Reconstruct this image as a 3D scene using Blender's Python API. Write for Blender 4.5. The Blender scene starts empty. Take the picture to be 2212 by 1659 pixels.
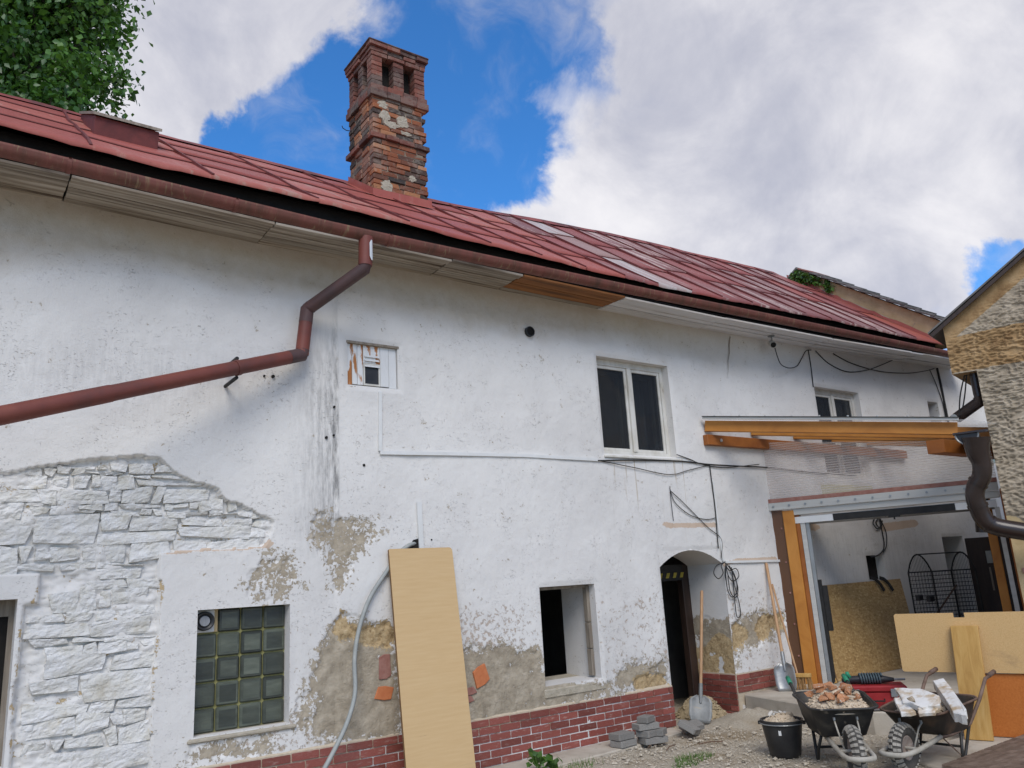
import bpy, bmesh, math, random
import numpy as np
from mathutils import Vector, Matrix

random.seed(7)
RNG = np.random.default_rng(7)
SC = bpy.context.scene
COL = SC.collection
R_ = math.radians

# ------------------------------------------------------------------ camera
# World: X runs along the long white facade, Y goes into the house, Z is up; facade plane Y = 0.
F, CX, CY = 1728.0, 1106.0, 829.5          # focal length and centre of a 2212 x 1659 measuring frame
YAW, PITCH, ROLL = R_(35.98), R_(13.8), R_(-3.415)
CAM = np.array([0.0, -7.0, 1.72])
_f = np.array([math.sin(YAW)*math.cos(PITCH), math.cos(YAW)*math.cos(PITCH), math.sin(PITCH)])
_r0 = np.array([math.cos(YAW), -math.sin(YAW), 0.0])
_u0 = np.cross(_r0, _f)
_r = _r0*math.cos(ROLL) + _u0*math.sin(ROLL)
_u = -_r0*math.sin(ROLL) + _u0*math.cos(ROLL)

cam_data = bpy.data.cameras.new('camera')
cam_data.sensor_width = 36.0
cam_data.lens = 36.0*F/2212.0
cam_data.clip_start = 0.05
cam_data.clip_end = 3000.0
cam = bpy.data.objects.new('camera', cam_data)
COL.objects.link(cam)
cam.matrix_world = Matrix(((_r[0], _u[0], -_f[0], CAM[0]), (_r[1], _u[1], -_f[1], CAM[1]),
                           (_r[2], _u[2], -_f[2], CAM[2]), (0, 0, 0, 1)))
SC.camera = cam


def ray(px, py):
    d = _f*F + _r*(px-CX) - _u*(py-CY)
    return d/np.linalg.norm(d)


def on_plane(px, py, n, c):
    n = np.asarray(n, float)
    d = ray(px, py)
    return CAM + d*((c - n@CAM)/(n@d))


def on_y(px, py, Y=0.0): return on_plane(px, py, (0, 1, 0), Y)
def on_z(px, py, Z=0.0): return on_plane(px, py, (0, 0, 1), Z)
def on_x(px, py, X): return on_plane(px, py, (1, 0, 0), X)


# ------------------------------------------------------------------ light and sky
SUN_EL, SUN_AZ = R_(44), R_(-119)            # azimuth measured from +X towards +Y; the sun stands in front of the facade
sun_dir = Vector((math.cos(SUN_EL)*math.cos(SUN_AZ), math.cos(SUN_EL)*math.sin(SUN_AZ), math.sin(SUN_EL)))
sd = bpy.data.lights.new('sun', 'SUN')
sd.energy = 1.4
sd.angle = R_(32)
sd.color = (1.0, 0.945, 0.87)
sun = bpy.data.objects.new('sun', sd)
COL.objects.link(sun)
sun.rotation_euler = sun_dir.to_track_quat('Z', 'Y').to_euler()
sun.location = (4, -8, 14)

SC.view_settings.view_transform = 'Standard'
SC.view_settings.look = 'None'
SC.view_settings.exposure = 0.72
SC.view_settings.gamma = 1.0
SC.view_settings.use_curve_mapping = False

world = bpy.data.worlds.new('World')
SC.world = world
world.use_nodes = True


class NT:
    """Small helper around a node tree."""
    def __init__(s, tree):
        s.t = tree; s.n = tree.nodes; s.l = tree.links

    def node(s, kind, **kw):
        x = s.n.new(kind)
        for k, v in kw.items():
            setattr(x, k, v)
        return x

    def put(s, sock, v):
        if v is None: return
        if isinstance(v, bpy.types.NodeSocket): s.l.new(v, sock)
        else:
            if isinstance(v, (tuple, list)) and len(v) == 3 and sock.type == 'RGBA': v = (*v, 1)
            sock.default_value = v

    def math(s, op, a, b=None, c=None, clamp=False):
        x = s.node('ShaderNodeMath', operation=op); x.use_clamp = clamp
        s.put(x.inputs[0], a); s.put(x.inputs[1], b)
        if c is not None: s.put(x.inputs[2], c)
        return x.outputs[0]

    def vmath(s, op, a, b=None, out=0):
        x = s.node('ShaderNodeVectorMath', operation=op)
        s.put(x.inputs[0], a)
        if b is not None: s.put(x.inputs[1], b)
        return x.outputs[out]

    def step(s, v, lo, hi, a=0.0, b=1.0, smooth=True):
        x = s.node('ShaderNodeMapRange'); x.interpolation_type = 'SMOOTHSTEP' if smooth else 'LINEAR'
        s.put(x.inputs[0], v); s.put(x.inputs[1], lo); s.put(x.inputs[2], hi); s.put(x.inputs[3], a); s.put(x.inputs[4], b)
        return x.outputs[0]

    def mix(s, f, a, b, mode='MIX'):
        x = s.node('ShaderNodeMix', data_type='RGBA', blend_type=mode)
        x.clamp_factor = True
        s.put(x.inputs[0], f); s.put(x.inputs[6], a); s.put(x.inputs[7], b)
        return x.outputs[2]

    def noise(s, vec, scale, detail=5, rough=.55, dist=0.0, out=0):
        x = s.node('ShaderNodeTexNoise')
        s.put(x.inputs['Vector'], vec); x.inputs['Scale'].default_value = scale
        x.inputs['Detail'].default_value = detail; x.inputs['Roughness'].default_value = rough
        x.inputs['Distortion'].default_value = dist
        return x.outputs[out]

    def ramp(s, f, stops, interp='LINEAR'):
        x = s.node('ShaderNodeValToRGB'); x.color_ramp.interpolation = interp
        e = x.color_ramp.elements
        while len(e) < len(stops): e.new(.5)
        for k, (p, c) in enumerate(stops):
            e[k].position = p; e[k].color = (*c, 1)
        s.put(x.inputs[0], f)
        return x.outputs[0]

    def scale(s, vec, sc):
        x = s.node('ShaderNodeMapping'); s.put(x.inputs[0], vec); x.inputs['Scale'].default_value = sc
        return x.outputs[0]


def build_world():
    t = NT(world.node_tree); t.n.clear()
    d = t.vmath('NORMALIZE', t.node('ShaderNodeTexCoord').outputs['Generated'])
    sky = t.node('ShaderNodeTexSky', sky_type='NISHITA')
    sky.sun_disc = False
    sky.sun_elevation = SUN_EL
    sky.sun_rotation = math.atan2(sun_dir.x, sun_dir.y)
    sky.air_density = 1.0; sky.dust_density = 0.3; sky.ozone_density = 2.0
    blue = t.mix(1.0, sky.outputs[0], (0.40, 0.98, 1.52), 'MULTIPLY')
    # clouds: a flat deck seen in perspective, plus large banks and clear lanes at chosen bearings of the sky
    sep = t.node('ShaderNodeSeparateXYZ'); t.put(sep.inputs[0], d)
    zc = t.math('ADD', t.math('MAXIMUM', sep.outputs[2], 0.0), 0.22)
    comb = t.node('ShaderNodeCombineXYZ')
    t.put(comb.inputs[0], t.math('DIVIDE', sep.outputs[0], zc)); t.put(comb.inputs[1], t.math('DIVIDE', sep.outputs[1], zc))
    deck = comb.outputs[0]
    w1 = t.vmath('SUBTRACT', t.noise(d, 2.6, 4, .55, 0, 1), (.5, .5, .5))
    w2 = t.vmath('SUBTRACT', t.noise(d, 9.0, 6, .6, .2, 1), (.5, .5, .5))
    def vs(v, k):
        x = t.node('ShaderNodeVectorMath', operation='SCALE'); t.put(x.inputs[0], v); x.inputs['Scale'].default_value = k
        return x.outputs[0]
    dw = t.vmath('NORMALIZE', t.vmath('ADD', d, t.vmath('ADD', vs(w1, .16), vs(w2, .14))))
    n1 = t.noise(deck, 1.6, 9, .58, .25)
    n2 = t.noise(d, 6.5, 12, .62, .4)
    n3 = t.noise(d, 3.4, 8, .55, .3)

    def blob(px, py, r_in, r_out, amp):
        v = ray(px, py)
        dot = t.vmath('DOT_PRODUCT', dw, tuple(float(q) for q in v), out=1)
        return t.step(dot, math.cos(R_(r_out)), math.cos(R_(r_in)), 0.0, amp)
    cov = None
    for a in [(330, 60, 3, 7.5, .5), (500, 60, 3, 7.5, .5), (650, 30, 2, 5.5, .35), (330, 200, 1.5, 5, .4), (450, 165, 1.5, 4.5, .35), (200, -250, 8, 20, .4),
              (1520, 200, 4, 9.5, .5), (1330, 350, 2, 6, .42), (1850, 250, 8, 17, .6), (1700, 520, 4, 9, .4), (1480, 30, 3, 8, .42), (1150, 200, 1, 3.5, .34), (1140, 430, 1, 3.6, .35), (1065, 445, .8, 3.2, .38), (2100, -100, 8, 18, .5),
              (620, 330, 3, 9, -.5), (500, 360, 2, 6.5, -.4), (990, 310, 2.5, 6.5, -.5), (1060, 100, 2, 6.5, -.38), (850, 150, 2, 8, -.42), (730, 290, 3, 8, -.4),
              (2125, 600, .5, 2.6, -.75), (1080, 310, 1.5, 4.5, -.3)]:
        b = blob(*a)
        cov = b if cov is None else t.math('ADD', cov, b)
    cov = t.math('ADD', t.math('MINIMUM', t.math('MAXIMUM', cov, -.62), .42), .09)  # added bias: more unseen cloud out of view, to cut the blue light
    tot = t.math('ADD', t.math('ADD', cov, t.math('MULTIPLY', n1, .40)), t.math('MULTIPLY', n2, .72))
    dens = t.step(tot, .30, .96)
    wis = t.noise(t.vmath('ADD', d, vs(w1, .35)), 6.0, 12, .60, .25)
    dens = t.math('MAXIMUM', dens, t.step(wis, .47, .80, 0, .66))
    shade = t.step(t.math('ADD', t.math('MULTIPLY', n3, .8), t.math('MULTIPLY', n2, .5)), .44, .86)
    ccol = t.mix(shade, (0.47, 0.48, 0.56), (0.88, 0.86, 0.875))
    bg1 = t.node('ShaderNodeBackground'); t.put(bg1.inputs[0], blue); bg1.inputs[1].default_value = 0.082
    bg2 = t.node('ShaderNodeBackground'); t.put(bg2.inputs[0], ccol); bg2.inputs[1].default_value = 0.66
    m = t.node('ShaderNodeMixShader'); t.put(m.inputs[0], t.math('MULTIPLY', dens, .96))
    t.l.new(bg1.outputs[0], m.inputs[1]); t.l.new(bg2.outputs[0], m.inputs[2])
    out = t.node('ShaderNodeOutputWorld'); t.l.new(m.outputs[0], out.inputs[0])


build_world()

# ------------------------------------------------------------------ mesh helpers


def set_tag(o, label=None, cat=None, group=None, kind=None):
    if label: o['label'] = label
    if cat: o['category'] = cat
    if group: o['group'] = group
    if kind: o['kind'] = kind
    return o


def hook(o, parent):
    COL.objects.link(o)
    if parent is not None:
        o.parent = parent
        if parent.type == 'EMPTY' and not parent.get('_local'):
            o.location = tuple(-c for c in parent.location)
    return o


def thing(name, label, cat, loc=(0, 0, 0), rz=0.0, group=None, local=False, kind=None):
    o = bpy.data.objects.new(name, None)
    o.empty_display_size = .1
    COL.objects.link(o)
    o.location = loc; o.rotation_euler = (0, 0, rz)
    if local: o['_local'] = 1
    return set_tag(o, label, cat, group, kind)


def mesh_obj(name, verts, faces, mat, parent=None, smooth=False):
    me = bpy.data.meshes.new(name)
    me.from_pydata([tuple(map(float, v)) for v in verts], [], [tuple(f) for f in faces])
    if mat: me.materials.append(mat)
    if smooth:
        me.polygons.foreach_set('use_smooth', [True]*len(me.polygons))
    me.update()
    return hook(bpy.data.objects.new(name, me), parent)


def inst(name, me, parent=None, loc=(0, 0, 0), rot=(0, 0, 0), scale=(1, 1, 1), mat=None):
    """An object of its own that shares mesh data."""
    o = bpy.data.objects.new(name, me)
    COL.objects.link(o)
    if parent is not None: o.parent = parent
    off = parent.location if (parent is not None and parent.type == 'EMPTY' and not parent.get('_local')) else (0, 0, 0)
    o.location = tuple(l-q for l, q in zip(loc, off)); o.rotation_euler = rot; o.scale = scale
    if mat:
        if not me.materials: me.materials.append(mat)
        elif me.materials[0] is not mat:
            o.material_slots[0].link = 'OBJECT'; o.material_slots[0].material = mat
    return o


class MB:
    """Collects shapes that belong to ONE part."""
    def __init__(s): s.v = []; s.f = []

    def add(s, vs, fs):
        b = len(s.v); s.v += [tuple(map(float, q)) for q in vs]; s.f += [tuple(i+b for i in q) for q in fs]
        return s

    def box(s, lo, hi):
        x0, y0, z0 = lo; x1, y1, z1 = hi
        return s.hexa([(x0, y0, z0), (x1, y0, z0), (x1, y1, z0), (x0, y1, z0), (x0, y0, z1), (x1, y0, z1), (x1, y1, z1), (x0, y1, z1)])

    def hexa(s, p):
        return s.add(p, [(0, 3, 2, 1), (4, 5, 6, 7), (0, 1, 5, 4), (1, 2, 6, 5), (2, 3, 7, 6), (3, 0, 4, 7)])

    def bar(s, a, b, w, h, up=(0, 0, 1), bev=0.0):
        """A rectangular bar from a to b, w across, h along up."""
        a = np.array(a, float); b = np.array(b, float); d = b-a; d /= np.linalg.norm(d)
        up = np.array(up, float); side = np.cross(d, up); side /= np.linalg.norm(side); up = np.cross(side, d)
        if bev <= 0:
            sec = [(-.5, -.5), (.5, -.5), (.5, .5), (-.5, .5)]
            sec = [(x*w, y*h) for x, y in sec]
        else:
            W, H = w/2, h/2
            sec = [(-W+bev, -H), (W-bev, -H), (W, -H+bev), (W, H-bev), (W-bev, H), (-W+bev, H), (-W, H-bev), (-W, -H+bev)]
        n = len(sec)
        vs = [p+side*x+up*y for p in (a, b) for x, y in sec]
        fs = [(k, (k+1) % n, n+(k+1) % n, n+k) for k in range(n)]
        fs += [tuple(range(n))[::-1], tuple(range(n, 2*n))]
        return s.add(vs, fs)

    def tube(s, pts, r, seg=8, caps=True, closed=False):
        pts = [np.array(p, float) for p in pts]; n = len(pts)
        rr = r if hasattr(r, '__len__') else [r]*n
        T = []
        for k in range(n):
            a = pts[(k-1) % n] if closed or k > 0 else pts[k]
            b = pts[(k+1) % n] if closed or k < n-1 else pts[k]
            d = b-a; L = np.linalg.norm(d); T.append(d/L if L > 1e-9 else np.array([0, 0, 1.]))
        ref = np.array([0, 0, 1.]) if abs(T[0][2]) < .9 else np.array([1., 0, 0])
        u = np.cross(T[0], ref); u /= np.linalg.norm(u)
        vs = []; fs = []
        for k in range(n):
            u = u - T[k]*(u@T[k]); u /= np.linalg.norm(u); w = np.cross(T[k], u)
            for j in range(seg):
                a = 2*math.pi*j/seg
                vs.append(pts[k] + rr[k]*(math.cos(a)*u + math.sin(a)*w))
        m = n if closed else n-1
        for k in range(m):
            k2 = (k+1) % n
            for j in range(seg):
                j2 = (j+1) % seg
                fs.append((k*seg+j, k*seg+j2, k2*seg+j2, k2*seg+j))
        if caps and not closed:
            fs.append(tuple(range(seg))[::-1]); fs.append(tuple((n-1)*seg+j for j in range(seg)))
        return s.add(vs, fs)

    def prism(s, poly, d):
        """poly: ring of 3D points; extruded by vector d."""
        n = len(poly); d = np.array(d, float)
        vs = [np.array(p, float) for p in poly]; vs += [p+d for p in vs]
        fs = [(k, (k+1) % n, n+(k+1) % n, n+k) for k in range(n)]
        fs += [tuple(range(n))[::-1], tuple(range(n, 2*n))]
        return s.add(vs, fs)

    def lathe(s, prof, c=(0, 0, 0), seg=24, axis='z'):
        vs = []; fs = []; n = len(prof)
        for j in range(seg):
            a = 2*math.pi*j/seg
            for r, z in prof:
                x, y = r*math.cos(a), r*math.sin(a)
                q = (x, y, z) if axis == 'z' else (x, z, y) if axis == 'y' else (z, x, y)
                vs.append((q[0]+c[0], q[1]+c[1], q[2]+c[2]))
        for j in range(seg):
            j2 = (j+1) % seg
            for k in range(n-1):
                fs.append((j*n+k, j2*n+k, j2*n+k+1, j*n+k+1))
        return s.add(vs, fs)

    def build(s, name, mat, parent=None, smooth=False, bevel=0.0, angle=None):
        o = mesh_obj(name, s.v, s.f, mat, parent, smooth)
        bm = bmesh.new(); bm.from_mesh(o.data)
        bmesh.ops.recalc_face_normals(bm, faces=bm.faces)
        if bevel > 0:
            es = [e for e in bm.edges if len(e.link_faces) == 2 and e.calc_face_angle(0) > .6]
            bmesh.ops.bevel(bm, geom=es, offset=bevel, segments=1, affect='EDGES', clamp_overlap=True)
        bm.to_mesh(o.data); bm.free()
        if angle:
            o.data.polygons.foreach_set('use_smooth', [True]*len(o.data.polygons))
            o.data.set_sharp_from_angle(angle=R_(angle))
        return o


def _hash(ix, iy, seed):
    h = (ix.astype(np.int64)*374761393 + iy.astype(np.int64)*668265263 + seed*974634777) & 0xffffffff
    h = ((h ^ (h >> 13))*1274126177) & 0xffffffff
    return ((h ^ (h >> 16)) & 0xffff)/65535.0


def vnoise(x, y, seed=0):
    x = np.asarray(x, float); y = np.asarray(y, float)
    ix = np.floor(x); iy = np.floor(y); fx = x-ix; fy = y-iy
    fx = fx*fx*(3-2*fx); fy = fy*fy*(3-2*fy)
    a = _hash(ix, iy, seed); b = _hash(ix+1, iy, seed); c = _hash(ix, iy+1, seed); d = _hash(ix+1, iy+1, seed)
    return (a*(1-fx)+b*fx)*(1-fy) + (c*(1-fx)+d*fx)*fy


def fbm(x, y, o=4, seed=0):
    s = 0; a = .5; t = 0
    for k in range(o):
        s = s + a*vnoise(x*2**k+17.3*k, y*2**k-9.1*k, seed+k); t += a; a *= .5
    return s/t


def in_poly(px, pz, poly):
    inside = np.zeros(np.shape(px), bool)
    n = len(poly)
    for k in range(n):
        x0, z0 = poly[k]; x1, z1 = poly[(k+1) % n]
        if z0 == z1: continue
        c = ((z0 > pz) != (z1 > pz)) & (px < (x1-x0)*(pz-z0)/(z1-z0)+x0)
        inside ^= c
    return inside


def blur(m, n):
    m = m.astype(float)
    k = np.ones(2*n+1)/(2*n+1)
    m = np.apply_along_axis(lambda a: np.convolve(np.pad(a, n, 'edge'), k, 'valid'), 0, m)
    return np.apply_along_axis(lambda a: np.convolve(np.pad(a, n, 'edge'), k, 'valid'), 1, m)


def grid_mesh(name, P, keep, mat, parent=None, attrs=None, smooth=True):
    """P: (rows, cols, 3) points; keep: (rows-1, cols-1) mask of quads."""
    nr, nc = P.shape[:2]
    idx = np.arange(nr*nc).reshape(nr, nc)
    q = np.stack([idx[:-1, :-1], idx[:-1, 1:], idx[1:, 1:], idx[1:, :-1]], -1)[keep]
    used = np.zeros(nr*nc, bool); used[q.ravel()] = True
    remap = np.cumsum(used)-1
    q = remap[q]; V = P.reshape(-1, 3)[used]
    me = bpy.data.meshes.new(name)
    me.vertices.add(len(V)); me.vertices.foreach_set('co', V.astype(np.float32).ravel())
    me.loops.add(q.size); me.loops.foreach_set('vertex_index', q.astype(np.int32).ravel())
    me.polygons.add(len(q)); me.polygons.foreach_set('loop_start', np.arange(0, q.size, 4, dtype=np.int32))
    try: me.polygons.foreach_set('loop_total', np.full(len(q), 4, dtype=np.int32))
    except Exception: pass
    me.polygons.foreach_set('use_smooth', np.full(len(q), smooth))
    me.update(calc_edges=True)
    for k, a in (attrs or {}).items():
        at = me.attributes.new(k, 'FLOAT', 'POINT')
        at.data.foreach_set('value', a.reshape(-1)[used].astype(np.float32))
    me.materials.append(mat)
    return hook(bpy.data.objects.new(name, me), parent)


# ------------------------------------------------------------------ materials


def pm(name, cols, scale=6.0, rough=.8, bump=.25, bscale=40.0, detail=6, stretch=(1, 1, 1), metallic=0.0, rand=0.0,
       spots=None, dist=0.2, spec=.35, bdist=.01, coord='Object', hue=None):
    """A procedural surface: ramp of colours over noise, fine relief, optional spots, value shift per object."""
    m = bpy.data.materials.new(name); m.use_nodes = True
    t = NT(m.node_tree); bs = t.n['Principled BSDF']
    vec = t.node('ShaderNodeTexCoord').outputs[coord]
    info = t.node('ShaderNodeObjectInfo')
    vec = t.vmath('ADD', vec, t.vmath('SCALE', info.outputs['Location'], None)) if False else vec
    off = t.node('ShaderNodeCombineXYZ'); t.put(off.inputs[0], t.math('MULTIPLY', info.outputs['Random'], 37.0 if rand else 0.0)); t.put(off.inputs[1], t.math('MULTIPLY', info.outputs['Random'], 11.0 if rand else 0.0))
    vec = t.vmath('ADD', vec, off.outputs[0])
    sv = t.scale(vec, stretch)
    n = t.noise(sv, scale, detail, .6, dist)
    if len(cols) == 1: cols = [(0, cols[0]), (1, tuple(c*.8 for c in cols[0]))]
    elif not isinstance(cols[0][0], (int, float)) or len(cols[0]) == 3:
        k = len(cols)-1
        cols = [(.3+.4*i/k, c) for i, c in enumerate(cols)]
    c = t.ramp(n, cols)
    for sp in (spots or []):          # (colour, noise scale, threshold lo, hi)
        sn = t.noise(sv, sp[1], 5, .6, .4)
        c = t.mix(t.step(sn, sp[2], sp[3]), c, sp[0])
    if rand:
        v = t.math('ADD', t.math('MULTIPLY', info.outputs['Random'], 2*rand), 1-rand)
        x = t.node('ShaderNodeVectorMath', operation='SCALE'); t.put(x.inputs[0], c); t.put(x.inputs['Scale'], v); c = x.outputs[0]
    t.put(bs.inputs['Base Color'], c)
    bs.inputs['Roughness'].default_value = rough
    bs.inputs['Metallic'].default_value = metallic
    bs.inputs['Specular IOR Level'].default_value = spec
    if bump:
        b = t.node('ShaderNodeBump'); b.inputs['Strength'].default_value = bump; b.inputs['Distance'].default_value = bdist
        t.put(b.inputs['Height'], t.math('ADD', t.noise(sv, bscale, 6, .65), t.math('MULTIPLY', n, .5)))
        t.l.new(b.outputs[0], bs.inputs['Normal'])
    return m


def plaster_material():
    m = bpy.data.materials.new('whitewashed_plaster'); m.use_nodes = True
    t = NT(m.node_tree); bs = t.n['Principled BSDF']
    vec = t.node('ShaderNodeTexCoord').outputs['Object']
    at = lambda k: t.node('ShaderNodeAttribute', attribute_name=k).outputs['Fac']
    n_lo = t.noise(vec, .9, 4, .55)
    n_mid = t.noise(vec, 7, 6, .62, .3)
    n_hi = t.noise(vec, 34, 6, .65, .5)
    n_fine = t.noise(vec, 150, 4, .6)
    white = t.mix(t.step(n_lo, .35, .65), (0.655, 0.635, 0.61), (0.71, 0.69, 0.66))
    white = t.mix(t.step(n_mid, .55, .78, 0, .35), white, (0.60, 0.57, 0.53))
    white = t.mix(t.step(t.noise(vec, .55, 5, .6, .4), .50, .68, 0, .45), white, (0.56, 0.54, 0.515))
    # cream-brown tint, stronger towards the soffit, fading out along the facade
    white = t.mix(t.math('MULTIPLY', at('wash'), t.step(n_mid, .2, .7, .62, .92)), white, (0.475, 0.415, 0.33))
    # scattered trowel scratches and pits
    sv = t.scale(vec, (1.0, 1.0, 1.7))
    scr = t.noise(sv, 27, 4, .55, 2.0)
    pit = t.math('MULTIPLY', t.step(scr, .62, .67), t.step(t.noise(vec, 2.3, 4, .6), .44, .62))
    white = t.mix(t.math('MULTIPLY', pit, .60), white, (0.27, 0.255, 0.235))
    # grime that has washed down the wall
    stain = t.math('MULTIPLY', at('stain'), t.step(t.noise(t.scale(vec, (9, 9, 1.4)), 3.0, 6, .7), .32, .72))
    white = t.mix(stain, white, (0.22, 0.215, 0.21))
    # rust drips below the sill
    drip = t.math('MULTIPLY', at('drip'), t.step(t.noise(t.scale(vec, (26, 1, .9)), 1.0, 3, .6), .60, .70))
    white = t.mix(t.math('MULTIPLY', drip, .75), white, (0.34, 0.25, 0.13))
    # small flakes
    flake = t.step(t.math('ADD', t.math('MULTIPLY', at('chips'), .27), t.noise(vec, 20, 8, .74, .35)), .80, .83)
    white = t.mix(flake, white, t.mix(n_hi, (0.40, 0.33, 0.26), (0.56, 0.47, 0.41)))
    # bare render where the whitewash is gone
    mb = t.step(t.math('ADD', at('bare'), t.math('ADD', t.math('MULTIPLY', t.math('SUBTRACT', n_mid, .5), 2.0), t.math('MULTIPLY', t.math('SUBTRACT', n_hi, .5), 2.0))), .46, .54)
    bare = t.ramp(n_mid, [(.30, (0.25, 0.21, 0.155)), (.48, (0.36, 0.305, 0.23)), (.62, (0.43, 0.37, 0.285)), (.75, (0.52, 0.46, 0.38))])
    bare = t.mix(t.step(n_hi, .55, .75, 0, .4), bare, (0.25, 0.21, 0.16))
    c = t.mix(mb, white, bare)
    mc = t.step(t.math('ADD', at('clay'), t.math('ADD', t.math('MULTIPLY', t.math('SUBTRACT', n_mid, .5), 1.2), t.math('MULTIPLY', t.math('SUBTRACT', n_hi, .5), 1.2))), .46, .54)
    clay = t.ramp(n_hi, [(.3, (0.24, 0.165, 0.085)), (.5, (0.46, 0.335, 0.185)), (.7, (0.56, 0.44, 0.27))])
    c = t.mix(mc, c, clay)
    pinkm = t.step(t.math('ADD', at('pink'), t.math('MULTIPLY', t.math('SUBTRACT', n_hi, .5), .7)), .46, .54)
    c = t.mix(pinkm, c, t.mix(n_mid, (0.50, 0.37, 0.27), (0.62, 0.50, 0.40)))
    t.put(bs.inputs['Base Color'], c)
    bs.inputs['Roughness'].default_value = .92
    bs.inputs['Specular IOR Level'].default_value = .2
    h = t.math('ADD', t.math('MULTIPLY', n_hi, .42), t.math('MULTIPLY', n_fine, .30))
    h = t.math('SUBTRACT', h, t.math('MULTIPLY', pit, .9))
    h = t.math('SUBTRACT', h, t.math('MULTIPLY', flake, .35))
    h = t.math('SUBTRACT', h, t.math('MULTIPLY', mb, t.math('SUBTRACT', .9, t.math('MULTIPLY', n_hi, 1.1))))
    h = t.math('SUBTRACT', h, t.math('MULTIPLY', mc, t.math('MULTIPLY', n_mid, 1.2)))
    b = t.node('ShaderNodeBump'); b.inputs['Strength'].default_value = .6; b.inputs['Distance'].default_value = .016
    t.put(b.inputs['Height'], h); t.l.new(b.outputs[0], bs.inputs['Normal'])
    return m


def brick_material(name, stops, dust=.25):
    m = bpy.data.materials.new(name); m.use_nodes = True
    t = NT(m.node_tree); bs = t.n['Principled BSDF']
    vec = t.node('ShaderNodeTexCoord').outputs['Object']
    geo = t.node('ShaderNodeNewGeometry').outputs['Position']
    rnd = t.node('ShaderNodeObjectInfo').outputs['Random']
    c = t.ramp(rnd, stops, 'LINEAR')
    n = t.noise(geo, 22, 6, .65, .4); n2 = t.noise(geo, 70, 5, .6); n3 = t.noise(geo, 3.5, 4, .6)
    c = t.mix(t.step(n, .35, .7, 0, .55), c, t.mix(.5, c, (0.10, 0.07, 0.055)))
    c = t.mix(t.step(n2, .55, .8, 0, .35), c, (0.50, 0.30, 0.19))
    c = t.mix(t.math('MULTIPLY', t.step(t.math('ADD', n3, t.math('MULTIPLY', n, .4)), .66, .82), dust*2), c, (0.46, 0.41, 0.34))
    t.put(bs.inputs['Base Color'], c); bs.inputs['Roughness'].default_value = .9
    b = t.node('ShaderNodeBump'); b.inputs['Strength'].default_value = .7; b.inputs['Distance'].default_value = .012
    t.put(b.inputs['Height'], t.math('ADD', n, t.math('MULTIPLY', n2, .5))); t.l.new(b.outputs[0], bs.inputs['Normal'])
    return m


def sheet_material(name, base, worn, amount):
    """Painted sheet metal, faded and worn down the slope, a different tone for every sheet."""
    m = bpy.data.materials.new(name); m.use_nodes = True
    t = NT(m.node_tree); bs = t.n['Principled BSDF']
    vec = t.node('ShaderNodeTexCoord').outputs['Object']
    rnd = t.node('ShaderNodeObjectInfo').outputs['Random']
    n = t.noise(t.scale(vec, (5.0, .8, .8)), 1.6, 7, .65, .2)
    n2 = t.noise(vec, 30, 6, .65)
    c = t.ramp(t.math('ADD', t.math('MULTIPLY', rnd, .55), t.math('MULTIPLY', n, .5)), base)
    w = t.step(t.math('ADD', n, t.math('ADD', t.math('MULTIPLY', n2, .25), t.math('MULTIPLY', rnd, .22))), 1.0-amount, 1.12-amount)
    c = t.mix(w, c, worn)
    c = t.mix(t.step(n2, .58, .75, 0, .35), c, (0.09, 0.035, 0.03))
    t.put(bs.inputs['Base Color'], c)
    t.put(bs.inputs['Roughness'], t.step(n2, .3, .7, .42, .68))
    bs.inputs['Specular IOR Level'].default_value = .4
    b = t.node('ShaderNodeBump'); b.inputs['Strength'].default_value = .25; b.inputs['Distance'].default_value = .01
    t.put(b.inputs['Height'], t.math('ADD', n, n2)); t.l.new(b.outputs[0], bs.inputs['Normal'])
    return m


def see_through(name, col, alpha, rough=.25, ribs=None, tint=(1, 1, 1)):
    """Clear or milky plastic: part of the light goes straight through, the rest meets the sheet."""
    m = bpy.data.materials.new(name); m.use_nodes = True
    t = NT(m.node_tree); bs = t.n['Principled BSDF']; out = t.n['Material Output']
    bs.inputs['Base Color'].default_value = (*col, 1); bs.inputs['Roughness'].default_value = rough
    tr = t.node('ShaderNodeBsdfTransparent'); tr.inputs[0].default_value = (*tint, 1)
    tl = t.node('ShaderNodeBsdfTranslucent'); tl.inputs[0].default_value = (*col, 1)
    m1 = t.node('ShaderNodeMixShader'); m1.inputs[0].default_value = .45
    t.l.new(bs.outputs[0], m1.inputs[1]); t.l.new(tl.outputs[0], m1.inputs[2])
    m2 = t.node('ShaderNodeMixShader')
    if ribs:
        vec = t.node('ShaderNodeTexCoord').outputs['Object']
        sep = t.node('ShaderNodeSeparateXYZ'); t.put(sep.inputs[0], vec)
        w = t.math('SINE', t.math('MULTIPLY', sep.outputs[2], 2*math.pi/ribs))
        t.put(m2.inputs[0], t.step(w, -.2, .9, alpha-.06, alpha+.10))
    else: m2.inputs[0].default_value = alpha
    t.l.new(tr.outputs[0], m2.inputs[1]); t.l.new(m1.outputs[0], m2.inputs[2])
    t.l.new(m2.outputs[0], out.inputs[0])
    return m


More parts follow.
